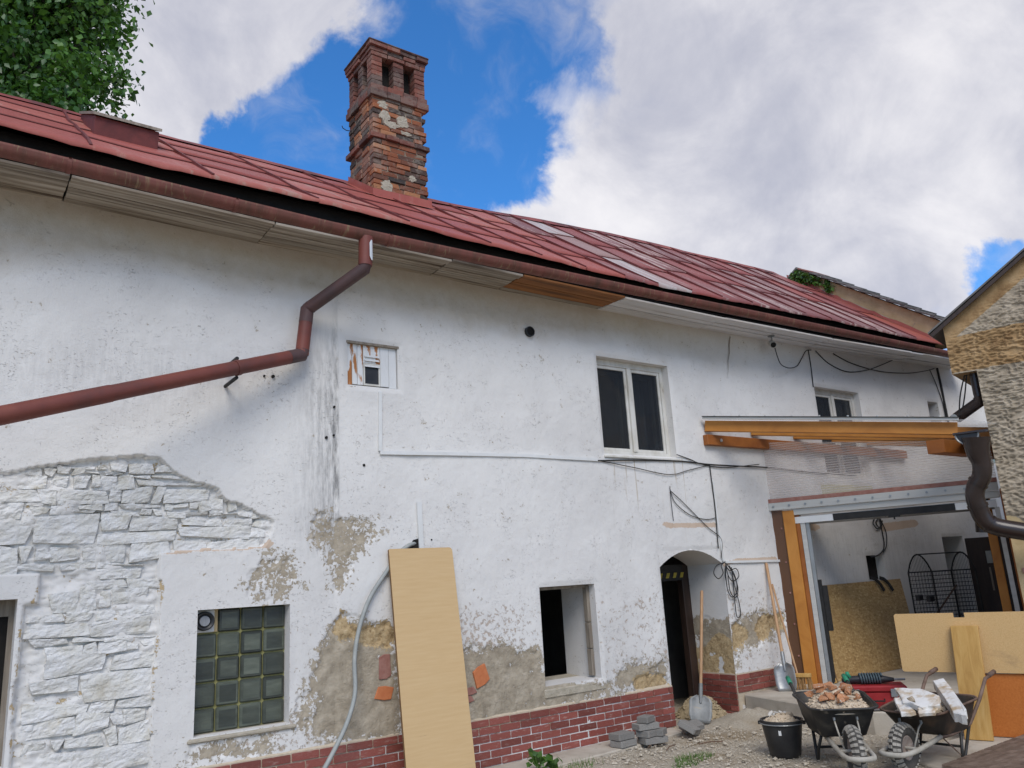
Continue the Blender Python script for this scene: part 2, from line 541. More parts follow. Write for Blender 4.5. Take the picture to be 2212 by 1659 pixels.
def glass_material(name, col=(.03, .035, .042), rough=.05):
    m = bpy.data.materials.new(name); m.use_nodes = True
    t = NT(m.node_tree); bs = t.n['Principled BSDF']; out = t.n['Material Output']
    bs.inputs['Base Color'].default_value = (*col, 1); bs.inputs['Roughness'].default_value = rough
    n = t.noise(t.node('ShaderNodeTexCoord').outputs['Object'], 5, 3, .5)
    b = t.node('ShaderNodeBump'); b.inputs['Strength'].default_value = .03; t.put(b.inputs['Height'], n); t.l.new(b.outputs[0], bs.inputs['Normal'])
    tr = t.node('ShaderNodeBsdfTransparent'); tr.inputs[0].default_value = (.8, .84, .84, 1)
    mx = t.node('ShaderNodeMixShader'); mx.inputs[0].default_value = .62
    t.l.new(tr.outputs[0], mx.inputs[1]); t.l.new(bs.outputs[0], mx.inputs[2]); t.l.new(mx.outputs[0], out.inputs[0])
    return m


M = {}
M['plaster'] = plaster_material()
M['stone'] = pm('limewashed_stone', [(.28, (.50, .46, .38)), (.40, (.64, .62, .57)), (.6, (.71, .70, .685)), (.8, (.67, .65, .60))], 6, .94, .9, 30, rand=.06, spots=[((.36, .16, .08), 9, .74, .78), ((.54, .48, .35), 3, .62, .76)], bdist=.02)
M['tile'] = pm('glazed_brick_tile', [(.25, (.165, .042, .033)), (.5, (.22, .062, .048)), (.72, (.28, .10, .08))], 16, .38, .12, 60, rand=.28, spots=[((.44, .34, .29), 22, .62, .78), ((.34, .20, .17), 2.5, .56, .74)], spec=.45)
M['mortar'] = pm('cream_mortar', [(.44, .36, .26), (.54, .46, .35)], 20, .95, .5, 60)
M['chimney_mortar'] = pm('grey_mortar', [(.12, .095, .07), (.27, .22, .165)], 18, .95, .6, 50)
M['plaster_patch'] = pm('old_lime_patch', [(.33, .29, .22), (.46, .41, .33)], 14, .95, .8, 40, bdist=.02)
M['brick'] = brick_material('chimney_brick', [(0, (.030, .025, .023)), (.24, (.065, .038, .030)), (.36, (.15, .050, .026)), (.58, (.25, .075, .030)), (.82, (.34, .115, .042)), (.97, (.38, .165, .075)), (1, (.42, .29, .20))], .12)
M['brick_red'] = brick_material('dark_red_brick', [(0, (.045, .028, .026)), (.4, (.12, .042, .032)), (1, (.22, .068, .045))], .08)
M['soot'] = pm('soot', [(.008, .007, .006), (.02, .017, .015)], 8, .95, .2)  # flue soot; also near-black painted in for shade inside holes and openings
M['roof_red'] = sheet_material('red_painted_sheet', [(.2, (.25, .055, .043)), (.55, (.33, .082, .062)), (.85, (.39, .125, .095))], (.36, .19, .15), .16)
M['roof_worn'] = sheet_material('worn_red_sheet', [(.15, (.20, .055, .05)), (.40, (.28, .072, .062)), (.6, (.19, .085, .082)), (.85, (.30, .13, .115))], (.46, .34, .30), .22)
M['roof_pale'] = sheet_material('bleached_sheet', [(.2, (.28, .15, .13)), (.8, (.40, .31, .29))], (.46, .41, .39), .22)
M['seam'] = pm('red_seam', [(.10, .024, .022), (.17, .038, .034)], 8, .6, .2)
M['ridge'] = pm('ridge_sheet', [(.3, (.05, .03, .03)), (.5, (.22, .05, .045)), (.7, (.30, .08, .06))], 2.5, .6, .3)
M['tar'] = pm('tarred_eaves', [(.006, .006, .007), (.016, .015, .015)], 5, .9, .2)  # near-black painted in for the deep shade between roof sheet and gutter
M['board_grey'] = pm('weathered_soffit_board', [(.30, (.10, .075, .055)), (.44, (.26, .215, .165)), (.56, (.40, .35, .285)), (.75, (.50, .45, .38))], 5, .85, .45, 30, stretch=(.16, 4.0, 1), rand=.22)
M['board_white'] = pm('white_soffit_board', [(.25, (.30, .25, .20)), (.38, (.60, .58, .56)), (.7, (.68, .68, .69))], 5, .8, .3, 30, stretch=(.12, 3.0, 1), rand=.06)
M['board_orange'] = pm('bare_orange_board', [(.28, (.10, .045, .02)), (.48, (.26, .105, .035)), (.7, (.33, .15, .055))], 4, .8, .3, 30, stretch=(.2, 3.0, 1), rand=.15)
M['gutter'] = pm('rusty_gutter', [(.25, (.065, .035, .024)), (.42, (.13, .05, .035)), (.6, (.17, .055, .042)), (.8, (.22, .13, .075))], 3, .6, .3, 40, stretch=(2.2, .5, .5), spots=[((.20, .13, .075), 13, .56, .70)], metallic=.0)
M['pipe'] = pm('red_brown_pipe', [(.25, (.085, .038, .034)), (.5, (.16, .045, .034)), (.75, (.205, .062, .042))], 2.2, .55, .08, 30)
M['pipe_dark'] = pm('dull_plum_pipe', [(.06, .04, .042), (.105, .055, .052)], 3, .6, .08, 30)
M['zinc'] = pm('bare_zinc', [(.55, .57, .60), (.68, .70, .72)], 5, .5, .1)
M['frame_white'] = pm('peeling_white_frame', [(.22, (.22, .17, .11)), (.36, (.52, .49, .43)), (.6, (.64, .62, .57))], 7, .6, .3, 40, stretch=(1, 1, .5))
M['frame_old'] = pm('old_wood_frame', [(.16, .13, .10), (.30, .26, .21)], 8, .8, .4, 30, stretch=(3, 3, .4))
M['glass'] = glass_material('window_glass')
M['curtain'] = pm('grey_net_curtain', [(.22, .23, .25), (.34, .35, .37)], 5, .9, .1, stretch=(8, 1, .3))
M['block'] = pm('glass_block', [(.25, (.038, .044, .032)), (.5, (.065, .073, .054)), (.75, (.10, .11, .082))], 4, .16, .35, 55, stretch=(1, 1, 4), rand=.5, spec=.6, spots=[((.13, .14, .13), 40, .70, .76)])
M['block_mortar'] = pm('mossy_joint', [(.22, .20, .07), (.38, .35, .15)], 12, .85, .3)
M['white_plastic'] = pm('white_plastic', [(.62, .62, .60), (.70, .70, .69)], 4, .45, .05)
M['dark_plastic'] = pm('dark_plastic', [(.018, .018, .02), (.035, .035, .036)], 8, .4, .08)
M['brown_plastic'] = pm('brown_plastic_pipe', [(.022, .014, .012), (.034, .022, .019)], 4, .26, .04, spec=.45)
M['plank_chipped'] = pm('chipped_white_plank', [(.34, (.36, .14, .045)), (.42, (.40, .17, .06)), (.46, (.66, .66, .65)), (.8, (.70, .70, .69))], 6, .7, .4, 30, stretch=(1.6, 1, .45), rand=.12, spots=[((.08, .07, .06), 12, .72, .78)])
M['plank_white'] = pm('white_plank', [(.22, (.30, .22, .15)), (.30, (.64, .64, .63)), (.8, (.71, .71, .71))], 6, .7, .4, 30, stretch=(1.6, 1, .45), spots=[((.14, .11, .09), 14, .70, .76)])
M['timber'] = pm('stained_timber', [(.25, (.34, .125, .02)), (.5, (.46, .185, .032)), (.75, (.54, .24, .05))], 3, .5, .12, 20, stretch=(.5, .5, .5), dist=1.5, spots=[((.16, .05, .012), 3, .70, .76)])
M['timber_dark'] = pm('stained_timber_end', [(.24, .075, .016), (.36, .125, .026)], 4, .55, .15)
M['alu'] = pm('brushed_aluminium', [(.44, .43, .40), (.54, .53, .49)], 3, .45, .08, 60, stretch=(.2, .2, 6), metallic=.1)
M['alu_dark'] = pm('grey_track', [(.22, .23, .23), (.34, .35, .35)], 3, .4, .08, metallic=.4)
M['rubber'] = pm('black_rubber', [(.012, .012, .012), (.025, .024, .023)], 10, .7, .1)
M['polycarb'] = see_through('ribbed_polycarbonate', (.88, .80, .76), .29, .25, ribs=.032)
M['polycarb_roof'] = see_through('clear_roof_sheet', (.75, .77, .78), .22, .2)
M['polycarb_brown'] = see_through('brown_side_sheet', (.26, .14, .08), .78, .25, tint=(.8, .5, .32))
M['roughcast'] = pm('roughcast_render', [(.30, (.22, .18, .13)), (.5, (.345, .285, .21)), (.68, (.43, .365, .28))], 5, .95, .5, 60)
M['roughcast_band'] = pm('ochre_roughcast', [(.30, (.20, .115, .05)), (.5, (.33, .21, .10)), (.68, (.41, .275, .145))], 5, .95, .5, 60)
M['tan_plaster'] = pm('tan_plaster', [(.40, .30, .155), (.53, .41, .235)], 5, .95, .5, 40, spots=[((.30, .23, .17), 8, .62, .72)])
M['slate'] = pm('grey_stone_slab', [(.10, .095, .09), (.22, .21, .20)], 9, .85, .5, 40, rand=.25)
M['fibre'] = pm('fibre_sheet', [(.10, .095, .09), (.17, .16, .15)], 6, .85, .3)
M['gravel'] = pm('gravel_ground', [(.22, (.28, .235, .17)), (.42, (.47, .405, .31)), (.58, (.55, .485, .385)), (.75, (.62, .565, .47))], 55, .95, 1.0, 120, detail=8, bdist=.02, spots=[((.38, .30, .20), .9, .52, .68), ((.17, .14, .10), 4.5, .66, .80)])
M['concrete'] = pm('dusty_concrete', [(.26, (.33, .29, .23)), (.5, (.45, .40, .33)), (.75, (.52, .475, .40))], 3.2, .92, .4, 60, spots=[((.22, .19, .15), 9, .62, .78)])
M['concrete_dark'] = pm('stained_concrete_floor', [(.13, .115, .095), (.22, .20, .17)], 4, .9, .3, 50)
M['pebble'] = pm('pebble', [(.34, .285, .21), (.62, .56, .46)], 30, .9, .3)
M['deck'] = pm('weathered_deck_board', [(.25, (.075, .05, .036)), (.5, (.16, .11, .08)), (.75, (.24, .18, .14))], 4, .85, .5, 30, stretch=(.3, 4, 1), rand=.2)
M['laminate'] = pm('beech_laminate', [(.25, (.53, .355, .17)), (.5, (.555, .38, .19)), (.75, (.58, .41, .212))], 9, .45, .05, 40, stretch=(.4, 1, 5), dist=.25, spec=.4, spots=[((.42, .28, .14), .7, .58, .74), ((.36, .24, .12), 5, .70, .78)])
M['edge_dark'] = pm('board_edge', [(.16, .09, .04), (.25, .15, .07)], 10, .8, .2)
M['chipboard'] = pm('chipboard', [(.28, (.54, .335, .135)), (.5, (.61, .395, .175)), (.75, (.65, .44, .215))], 90, .8, .2, 120, spots=[((.42, .27, .13), 1.6, .60, .75), ((.30, .18, .09), 4, .72, .76)])
M['hardboard'] = pm('orange_brown_board', [(.25, (.42, .12, .02)), (.5, (.50, .155, .028)), (.75, (.54, .185, .04))], 60, .6, .1, 100, spots=[((.30, .10, .03), 1.2, .55, .75)])
M['prop'] = pm('fresh_plank', [(.25, (.38, .20, .05)), (.5, (.50, .29, .085)), (.75, (.57, .36, .13))], 4, .7, .15, 30, stretch=(4, 4, .35), dist=1.0)
M['handle'] = pm('ash_handle', [(.36, .20, .10), (.50, .31, .17)], 5, .6, .1, 40, stretch=(5, 5, .4), rand=.1)
M['steel'] = pm('dull_steel', [(.14, .145, .14), (.28, .28, .27)], 7, .55, .15, 30, metallic=.3, spots=[((.30, .27, .22), 9, .6, .72)])
M['alu_scoop'] = pm('aluminium_scoop', [(.24, .24, .235), (.40, .40, .39)], 5, .4, .1, metallic=.5, spots=[((.38, .34, .28), 8, .58, .72)])
M['bristle'] = pm('straw_bristle', [(.28, .15, .055), (.44, .26, .11)], 20, .9, .3, stretch=(8, 8, .5))
M['tray_plastic'] = pm('dusty_black_tray', [(.22, (.016, .016, .017)), (.5, (.028, .027, .026)), (.78, (.10, .088, .07))], 5, .5, .12, 30, spots=[((.26, .22, .17), 7, .60, .76)])
M['tray_steel'] = pm('dark_steel_tray', [(.22, (.022, .019, .016)), (.5, (.042, .035, .028)), (.75, (.14, .085, .05))], 5, .6, .2, 30, spots=[((.30, .25, .19), 8, .66, .76)])
M['tube_black'] = pm('black_tube', [(.018, .018, .018), (.05, .047, .042)], 9, .45, .1)
M['tube_dusty'] = pm('dusty_tube', [(.30, .27, .22), (.44, .41, .35)], 9, .85, .4, 40, spots=[((.12, .10, .08), 8, .62, .75)])
M['tube_rust'] = pm('rusty_tube', [(.09, .055, .04), (.20, .13, .095)], 9, .7, .3, 40)
M['tyre'] = pm('dusty_tyre', [(.22, (.16, .145, .125)), (.5, (.30, .275, .235)), (.75, (.42, .385, .33))], 9, .9, .4, 60)
M['tyre_dark'] = pm('tyre_groove', [(.04, .037, .033), (.10, .09, .078)], 9, .9, .3, 60)
M['rim'] = pm('dusty_rim', [(.20, .15, .12), (.36, .30, .26)], 12, .8, .4, 40)
M['green_grip'] = pm('green_grip', [(.02, .19, .10), (.03, .27, .15)], 9, .5, .1)
M['bucket'] = pm('black_bucket', [(.02, .02, .022), (.045, .044, .043)], 6, .45, .1, spots=[((.20, .18, .15), 14, .72, .80)])
M['rub_orange'] = pm('brick_rubble', [(.36, .15, .065), (.48, .24, .125)], 12, .95, .6, 40, rand=.25, spots=[((.48, .42, .34), 6, .55, .68)])
M['rub_tan'] = pm('plaster_rubble', [(.36, .28, .19), (.54, .45, .34)], 12, .95, .6, 40, rand=.22)
M['rub_white'] = pm('white_plaster_lump', [(.50, .46, .40), (.66, .64, .60)], 9, .95, .5, 40, rand=.10)
M['slab_white'] = pm('white_plaster_slab', [(.36, (.44, .33, .21)), (.50, (.66, .64, .60)), (.8, (.72, .71, .70))], 6, .9, .4, 40)
M['paver'] = pm('grey_paver', [(.19, .18, .165), (.30, .285, .26)], 16, .9, .5, 60, rand=.18)
M['red_box'] = pm('red_painted_box', [(.26, .014, .018), (.34, .03, .03)], 5, .45, .15, 30, spots=[((.38, .25, .22), 14, .68, .76)])
M['tool_blue'] = pm('slate_blue_cable', [(.05, .075, .085), (.08, .11, .12)], 9, .5, .1)
M['cable'] = pm('black_cable', [(.012, .012, .013), (.03, .029, .028)], 20, .55, 0)
M['hose'] = pm('grey_conduit', [(.26, .275, .265), (.36, .37, .35)], 12, .6, .15, 60)
M['terracotta'] = pm('terracotta', [(.40, .12, .045), (.48, .17, .07)], 14, .85, .3, rand=.15)
M['terracotta_dull'] = pm('dull_red_brick_piece', [(.26, .11, .085), (.36, .19, .155)], 14, .9, .4)
M['dark_wood'] = pm('dark_brown_wood', [(.02, .012, .009), (.045, .026, .019)], 6, .5, .15, stretch=(3, 3, .4))
M['lintel'] = pm('dark_lintel', [(.018, .016, .014), (.03, .027, .024)], 6, .7, .2)
M['yellow'] = pm('hazard_yellow', [(.30, .23, .03), (.40, .31, .05)], 9, .7, .1)
M['yellow_cloth'] = pm('pale_yellow_board', [(.50, .46, .24), (.58, .54, .32)], 5, .9, .1)
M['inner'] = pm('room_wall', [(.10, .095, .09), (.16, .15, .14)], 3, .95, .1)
M['trunk'] = pm('tree_bark', [(.06, .05, .038), (.14, .12, .095)], 9, .95, .8, 30, stretch=(3, 3, .6))
M['grass'] = pm('grass_blade', [(.05, .11, .02), (.11, .19, .04)], 9, .8, 0, rand=.2)
M['twig'] = pm('dry_twig', [(.10, .06, .04), (.18, .11, .07)], 9, .9, .2)
M['soil'] = pm('clay_soil', [(.26, .20, .12), (.44, .35, .22)], 9, .95, .8, 40)
M['osb'] = None


def osb_material():
    m = bpy.data.materials.new('strand_board'); m.use_nodes = True
    t = NT(m.node_tree); bs = t.n['Principled BSDF']
    vec = t.node('ShaderNodeTexCoord').outputs['Object']
    v1 = t.node('ShaderNodeTexVoronoi'); v1.inputs['Scale'].default_value = 22; t.put(v1.inputs['Vector'], t.vmath('ADD', t.scale(vec, (1.0, 1, 2.3)), t.vmath('SCALE', t.noise(vec, 5, 3, .5, 0, 1), None) if False else (0, 0, 0)))
    v2 = t.node('ShaderNodeTexVoronoi'); v2.inputs['Scale'].default_value = 34; t.put(v2.inputs['Vector'], t.scale(vec, (2.4, 1, .9)))
    sp = t.node('ShaderNodeSeparateColor'); t.put(sp.inputs[0], v1.outputs['Color'])
    sp2 = t.node('ShaderNodeSeparateColor'); t.put(sp2.inputs[0], v2.outputs['Color'])
    v = t.math('ADD', t.math('MULTIPLY', sp.outputs[0], .6), t.math('MULTIPLY', sp2.outputs[0], .4))
    c = t.ramp(v, [(.1, (.26, .155, .055)), (.45, (.36, .225, .085)), (.75, (.42, .275, .115)), (.92, (.52, .37, .17))])
    c = t.mix(t.step(t.noise(vec, 1.6, 4, .5), .5, .72, 0, .5), c, (.24, .14, .055))
    t.put(bs.inputs['Base Color'], c); bs.inputs['Roughness'].default_value = .7
    b = t.node('ShaderNodeBump'); b.inputs['Strength'].default_value = .3; b.inputs['Distance'].default_value = .005
    t.put(b.inputs['Height'], v); t.l.new(b.outputs[0], bs.inputs['Normal'])
    return m


M['osb'] = osb_material()


def leaf_material(name, c1, c2, c3):
    m = bpy.data.materials.new(name); m.use_nodes = True
    t = NT(m.node_tree); bs = t.n['Principled BSDF']; out = t.n['Material Output']
    a = t.node('ShaderNodeAttribute', attribute_name='tone').outputs['Fac']
    c = t.ramp(a, [(.0, c1), (.55, c2), (1.0, c3)])
    t.put(bs.inputs['Base Color'], c); bs.inputs['Roughness'].default_value = .38
    tl = t.node('ShaderNodeBsdfTranslucent'); t.put(tl.inputs[0], t.mix(.5, c, (.12, .26, .02)))
    mx = t.node('ShaderNodeMixShader'); mx.inputs[0].default_value = .32
    t.l.new(bs.outputs[0], mx.inputs[1]); t.l.new(tl.outputs[0], mx.inputs[2]); t.l.new(mx.outputs[0], out.inputs[0])
    return m


M['leaf'] = leaf_material('poplar_leaf', (.022, .07, .014), (.06, .155, .028), (.14, .29, .05))
M['ivy'] = leaf_material('ivy_leaf', (.03, .07, .012), (.07, .16, .025), (.12, .23, .04))

# ------------------------------------------------------------------ ground


def lines(*parts):
    out = []
    for p in parts:
        out += list(np.arange(*p)) if isinstance(p, tuple) else list(p)
    return np.array(sorted(set(np.round(out, 4))))


def build_ground():
    xs = lines([-900, -300, -100, -40, -15, -6, -3, -1, 0, 1, 2], (2.5, 10.0, .045), [10.5, 12, 14, 17, 22, 40, 100, 300, 900])
    ys = lines([-900, -300, -100, -40, -20, -12, -9, -7, -6, -5.2], (-4.8, .3, .045), [.6, 1, 2, 4, 8, 20, 60, 200, 900])
    X, Y = np.meshgrid(xs, ys)
    near = np.clip((10-X)/1, 0, 1)*np.clip((X-2.4)/.5, 0, 1)*np.clip((Y+4.8)/.5, 0, 1)*np.clip((.3-Y)/.1, 0, 1)
    Z = near*((fbm(X*1.1, Y*1.1, 3, 3)-.5)*.05 + (fbm(X*9, Y*9, 3, 5)-.5)*.022) - .02
    d = np.hypot((X-7.95)/.62, (Y+.42)/.45)
    Z = Z + .13*np.clip(1-d, 0, 1)**.8*(.7+.6*fbm(X*8, Y*8, 3, 8))
    Z = np.where((X > 8.4) & (Y > -2.4), -.04, Z)
    P = np.stack([X, Y, Z], -1)
    o = grid_mesh('ground', P, np.ones((len(ys)-1, len(xs)-1), bool), M['gravel'])
    set_tag(o, 'pale grit and gravel ground of the yard', kind='structure')


build_ground()

SLAB_Z = .2
mb = MB()
poly = [(8.31, -.03), (8.06, -1.05), (8.02, -1.9), (8.42, -2.60), (9.75, -2.76), (15.4, -.2), (15.4, -.03)]
mb.prism([(x, y, -.06) for x, y in poly], (0, 0, SLAB_Z+.06))
o = mb.build('concrete_floor', M['concrete'], bevel=.012)
set_tag(o, 'raised concrete floor slab with a step edge under the canopy', kind='structure')
mb = MB()
mb.prism([(x, y, -.05) for x, y in [(7.15, -2.62), (8.33, -2.66), (8.75, -4.2), (8.2, -5.0), (6.6, -3.9)]], (0, 0, .065))
o = mb.build('concrete_pad', M['concrete'], bevel=.01)
set_tag(o, 'pale concrete pad at the foot of the orange board', kind='structure')
mb = MB()
mb.prism([(x, y, -.05) for x, y in [(1.5, -.03), (1.5, -.62), (3.4, -.60), (4.9, -.50), (6.2, -.42), (6.9, -.30), (7.0, -.03)]], (0, 0, .058))
o = mb.build('footpath', M['concrete'], bevel=.01)
set_tag(o, 'narrow tan concrete strip along the foot of the facade', kind='structure')

# ------------------------------------------------------------------ the long house
house = thing('old_house', 'long whitewashed old house with red sheet roof, brick chimney and peeling plaster', 'house')

SOFZ = lambda X: np.interp(X, [0, 2.2, 4.06, 7.67, 10.7, 15.2], [4.985, 4.94, 4.94, 4.92, 4.955, 5.08])
ARCH = lambda X: 1.775 + .185*(1-((X-7.665)/.565)**2)
OPEN = {  # X0, X1, Z0, Z1
    'block': (1.795, 2.565, .67, 1.636), 'upper': (6.37, 7.60, 3.12, 4.324), 'lower': (5.28, 6.05, .642, 1.636),
    'door': (7.10, 8.23, -.12, 1.96), 'far': (10.8, 12.0, 2.95, 4.35), 'left': (-1.2, .53, .65, 1.80),
    'niche': (11.47, 11.93, 1.42, 1.78), 'inner': (13.8, 14.5, -.12, 2.02), 'hatch': (3.12, 3.665, 3.655, 4.09),
    'slit': (14.16, 14.52, 3.6, 4.39)}


def vpoly(pts, Y=0.0):
    return [tuple(on_y(x, y, Y)[[0, 2]]) for x, y in pts]


STONE_POLY = vpoly([(-260, 1075), (-100, 1045), (0, 1020), (60, 1011), (130, 1003), (215, 991), (300, 985), (345, 990), (378, 1018), (418, 1043), (470, 1054), (490, 1080),
                    (540, 1098), (592, 1126), (586, 1150), (572, 1178), (470, 1184), (346, 1192), (345, 1300), (334, 1440), (322, 1659), (318, 1800), (-260, 1900)])
WIN_LEFT_SURROUND = (-1.3, .66, .55, 1.98)


def add_line(arr, vals, tol):
    arr = [a for a in arr if all(abs(a-v) > tol for v in vals)]
    return np.array(sorted(arr+list(vals)))


def build_wall():
    ex = [v for k in OPEN for v in OPEN[k][:2]]; ez = [v for k in OPEN for v in OPEN[k][2:] if v > -.05]
    xs = lines((-4, -.05, .06), (0, 9.4, .0145), (9.43, 17.0, .045))
    zs = lines((-.12, 5.12, .0145))
    xs = add_line(xs, sorted(set(ex)), .006); zs = add_line(zs, sorted(set(ez)), .006)
    X, Z = np.meshgrid(xs, zs)
    keep = np.ones((len(zs)-1, len(xs)-1), bool)
    xc = (xs[1:]+xs[:-1])/2; zc = (zs[1:]+zs[:-1])/2
    XC, ZC = np.meshgrid(xc, zc)
    for k, (x0, x1, z0, z1) in OPEN.items():
        m = (XC > x0) & (XC < x1) & (ZC > z0) & (ZC < z1)
        if k == 'door': m = (XC > x0) & (XC < x1) & (ZC < ARCH(XC))
        keep &= ~m
    # let the arch run smoothly
    ind = (X > 7.09) & (X < 8.24); az = ARCH(X); near = ind & (np.abs(Z-az) < .0085)
    Z = np.where(near, az, Z)

    def mask(polys, n=3):
        m = np.zeros(X.shape, bool)
        for p in polys: m |= in_poly(X, Z, p)
        return m, blur(m, n)
    wob = (fbm(X*5, Z*5, 4, 21)-.5)*.10
    inside = in_poly(X+wob*.5, Z+wob*.55, STONE_POLY)
    x0, x1, z0, z1 = WIN_LEFT_SURROUND
    inside &= ~((X < np.where(Z > 1.76, x1, .57)+wob*.4) & (Z < z1) & (Z > z0))
    bx0 = OPEN['block'][0]
    stone_soft = blur(inside, 3)
    bare_p = [vpoly(p) for p in (
        [(662, 1135), (690, 1098), (735, 1105), (765, 1125), (800, 1112), (828, 1160), (795, 1190), (765, 1225), (748, 1295), (715, 1285), (695, 1205)],
        [(520, 1312), (518, 1245), (560, 1205), (600, 1165), (650, 1190), (665, 1260), (640, 1312)],
        [(680, 1600), (672, 1480), (690, 1395), (730, 1335), (790, 1345), (850, 1352), (870, 1610)],
        [(980, 1400), (1045, 1402), (1092, 1383), (1128, 1415), (1162, 1378), (1178, 1472), (1305, 1478), (1360, 1470), (1335, 1500), (990, 1590)],
        [(368, 1640), (432, 1602), (612, 1575), (650, 1600), (560, 1625), (430, 1660)],
        [(1330, 1455), (1362, 1418), (1400, 1432), (1445, 1410), (1446, 1492), (1310, 1500)],
        [(620, 1560), (640, 1470), (690, 1480), (690, 1600), (630, 1602)],
        [(690, 1100), (715, 1090), (735, 1110), (725, 1125), (700, 1125)])]
    # weathered wall right of the door, above its plinth
    bare_p += [[(8.23, .43), (8.23, 1.02), (8.45, 1.08), (8.7, 1.16), (9.0, 1.10), (9.33, 1.12), (9.33, .86), (9.0, .84), (8.75, .72), (8.5, .74), (8.36, .80), (8.30, .43)]]
    BS = [.62, .52, 1, 1, .75, .8, .6, .8, 1]
    bare_s = np.zeros(X.shape)
    for p, k in zip(bare_p, BS): bare_s = np.maximum(bare_s, blur(in_poly(X, Z, p), 8)*k)
    clay_p = [vpoly(p) for p in (
        [(722, 1322), (752, 1320), (760, 1345), (775, 1372), (745, 1392), (722, 1365)],
        [(775, 1372), (795, 1345), (852, 1345), (856, 1410), (815, 1395), (770, 1395)],
        [(1365, 1462), (1405, 1452), (1446, 1462), (1446, 1494), (1368, 1492)])]
    clay_p += [[(8.24, .96), (8.30, 1.05), (8.52, .99), (8.62, .88), (8.50, .78), (8.34, .74), (8.25, .62)], [(8.70, .98), (8.84, 1.10), (9.33, 1.10), (9.33, .92), (9.0, .90), (8.86, .76), (8.74, .80)]]
    clay, clay_s = mask(clay_p, 5)
    pink_p = [[(8.22, 1.79), (8.5, 1.83), (9.33, 1.83), (9.33, 1.775), (8.5, 1.78), (8.22, 1.74)], vpoly([(1420, 1128), (1470, 1130), (1545, 1130), (1548, 1140), (1440, 1140)]),
              vpoly([(340, 1178), (590, 1166), (590, 1184), (460, 1190), (350, 1198)]), [(9.6, 2.2), (10.4, 2.16), (10.4, 2.26), (9.6, 2.28)], [(12.0, 2.12), (13.1, 2.2), (13.1, 2.32), (12.0, 2.25)]]
    pink, pink_s = mask(pink_p, 2)
    P1 = on_y(725, 620); P2 = on_y(722, 1110); xe = P1[0]*.5+P2[0]*.5
    st = np.exp(-np.clip((xe+.02-X)/.30, 0, 9)**2)*(X < xe+.03)*np.clip((Z-1.9)/.35, 0, 1)*np.clip((4.35-Z)/.8, 0, 1)*.85
    st = st + .35*np.exp(-((X-xe)/.035)**2)*np.clip((Z-2.0)/.3, 0, 1)*(Z < 4.6)
    st = st + .28*np.exp(-((X-1.1)/1.0)**2)*np.exp(-((Z-3.55)/.28)**2) + .30*np.exp(-((Z-.55)/.25)**2)*(X > 6.1)*(X < 7.1)
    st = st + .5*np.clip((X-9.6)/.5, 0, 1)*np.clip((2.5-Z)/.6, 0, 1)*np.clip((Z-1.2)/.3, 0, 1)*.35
    drip = np.exp(-np.clip((3.1-Z)/.75, 0, 9)**2)*(Z < 3.1)*(X > 6.1)*(X < 7.75)
    chips = np.clip((1.95-Z)/.55, 0, 1)*np.clip((X-1.5)/.8, 0, 1)*(X < 9.3)
    chips = chips*(.45+.75*fbm(X*.9, Z*.9, 3, 77))
    chips = np.clip(chips, 0, 1)
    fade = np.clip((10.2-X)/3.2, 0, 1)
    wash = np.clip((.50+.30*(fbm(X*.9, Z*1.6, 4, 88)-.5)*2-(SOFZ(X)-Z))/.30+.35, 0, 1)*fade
    # relief
    Y = (fbm(X*.8, Z*.8, 3, 1)-.5)*.028 + (fbm(X*4.5, Z*4.5, 3, 2)-.5)*.012 + (fbm(X*22, Z*22, 3, 9)-.5)*.004
    bn = (bare_s + (fbm(X*9, Z*9, 4, 31)-.5)*.8 > .5)
    cn = (clay_s + (fbm(X*12, Z*12, 4, 33)-.5)*.5 > .5)
    Y = Y + bn*(.011 + (fbm(X*14, Z*14, 4, 35)-.45)*.022) + cn*(.016 + (fbm(X*20, Z*20, 4, 36)-.5)*.03)
    Y = Y - .012*np.clip((X-xe)/.02, 0, 1)                       # a slightly thicker coat to the right of the old joint
    Ys = .037 + .024*np.clip((fbm(X*1.8, Z*2.4, 3, 47)-.47)/.06, 0, 1) + (fbm(X*16, Z*26, 5, 41)-.5)*.06
    Y = np.where(inside, Ys, Y)
    edge = np.clip(stone_soft*(1-stone_soft)*4, 0, 1)*(Z < 1.9)*.75
    # no relief right at the openings, so that reveals join
    for k, (x0, x1, z0, z1) in OPEN.items():
        dd = np.maximum(np.maximum(x0-X, X-x1), np.maximum(z0-Z, Z-z1))
        wgt = np.clip(dd/.05, 0, 1)
        Y = Y*wgt
    Pts = np.stack([X, Y, Z], -1)
    top = SOFZ(X)+.03
    Pts[..., 2] = np.where(Z > 4.6, np.minimum(Z, top), Z)
    bare_out = np.clip(bare_s*1.05, 0, 1)
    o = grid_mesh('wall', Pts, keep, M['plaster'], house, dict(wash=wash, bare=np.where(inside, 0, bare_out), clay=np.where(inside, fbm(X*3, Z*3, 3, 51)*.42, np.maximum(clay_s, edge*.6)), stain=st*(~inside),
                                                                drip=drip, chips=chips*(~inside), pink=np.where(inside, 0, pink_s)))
    return o


wall = build_wall()
set_tag(wall, 'whitewashed lumpy plaster with bare render and exposed stonework')


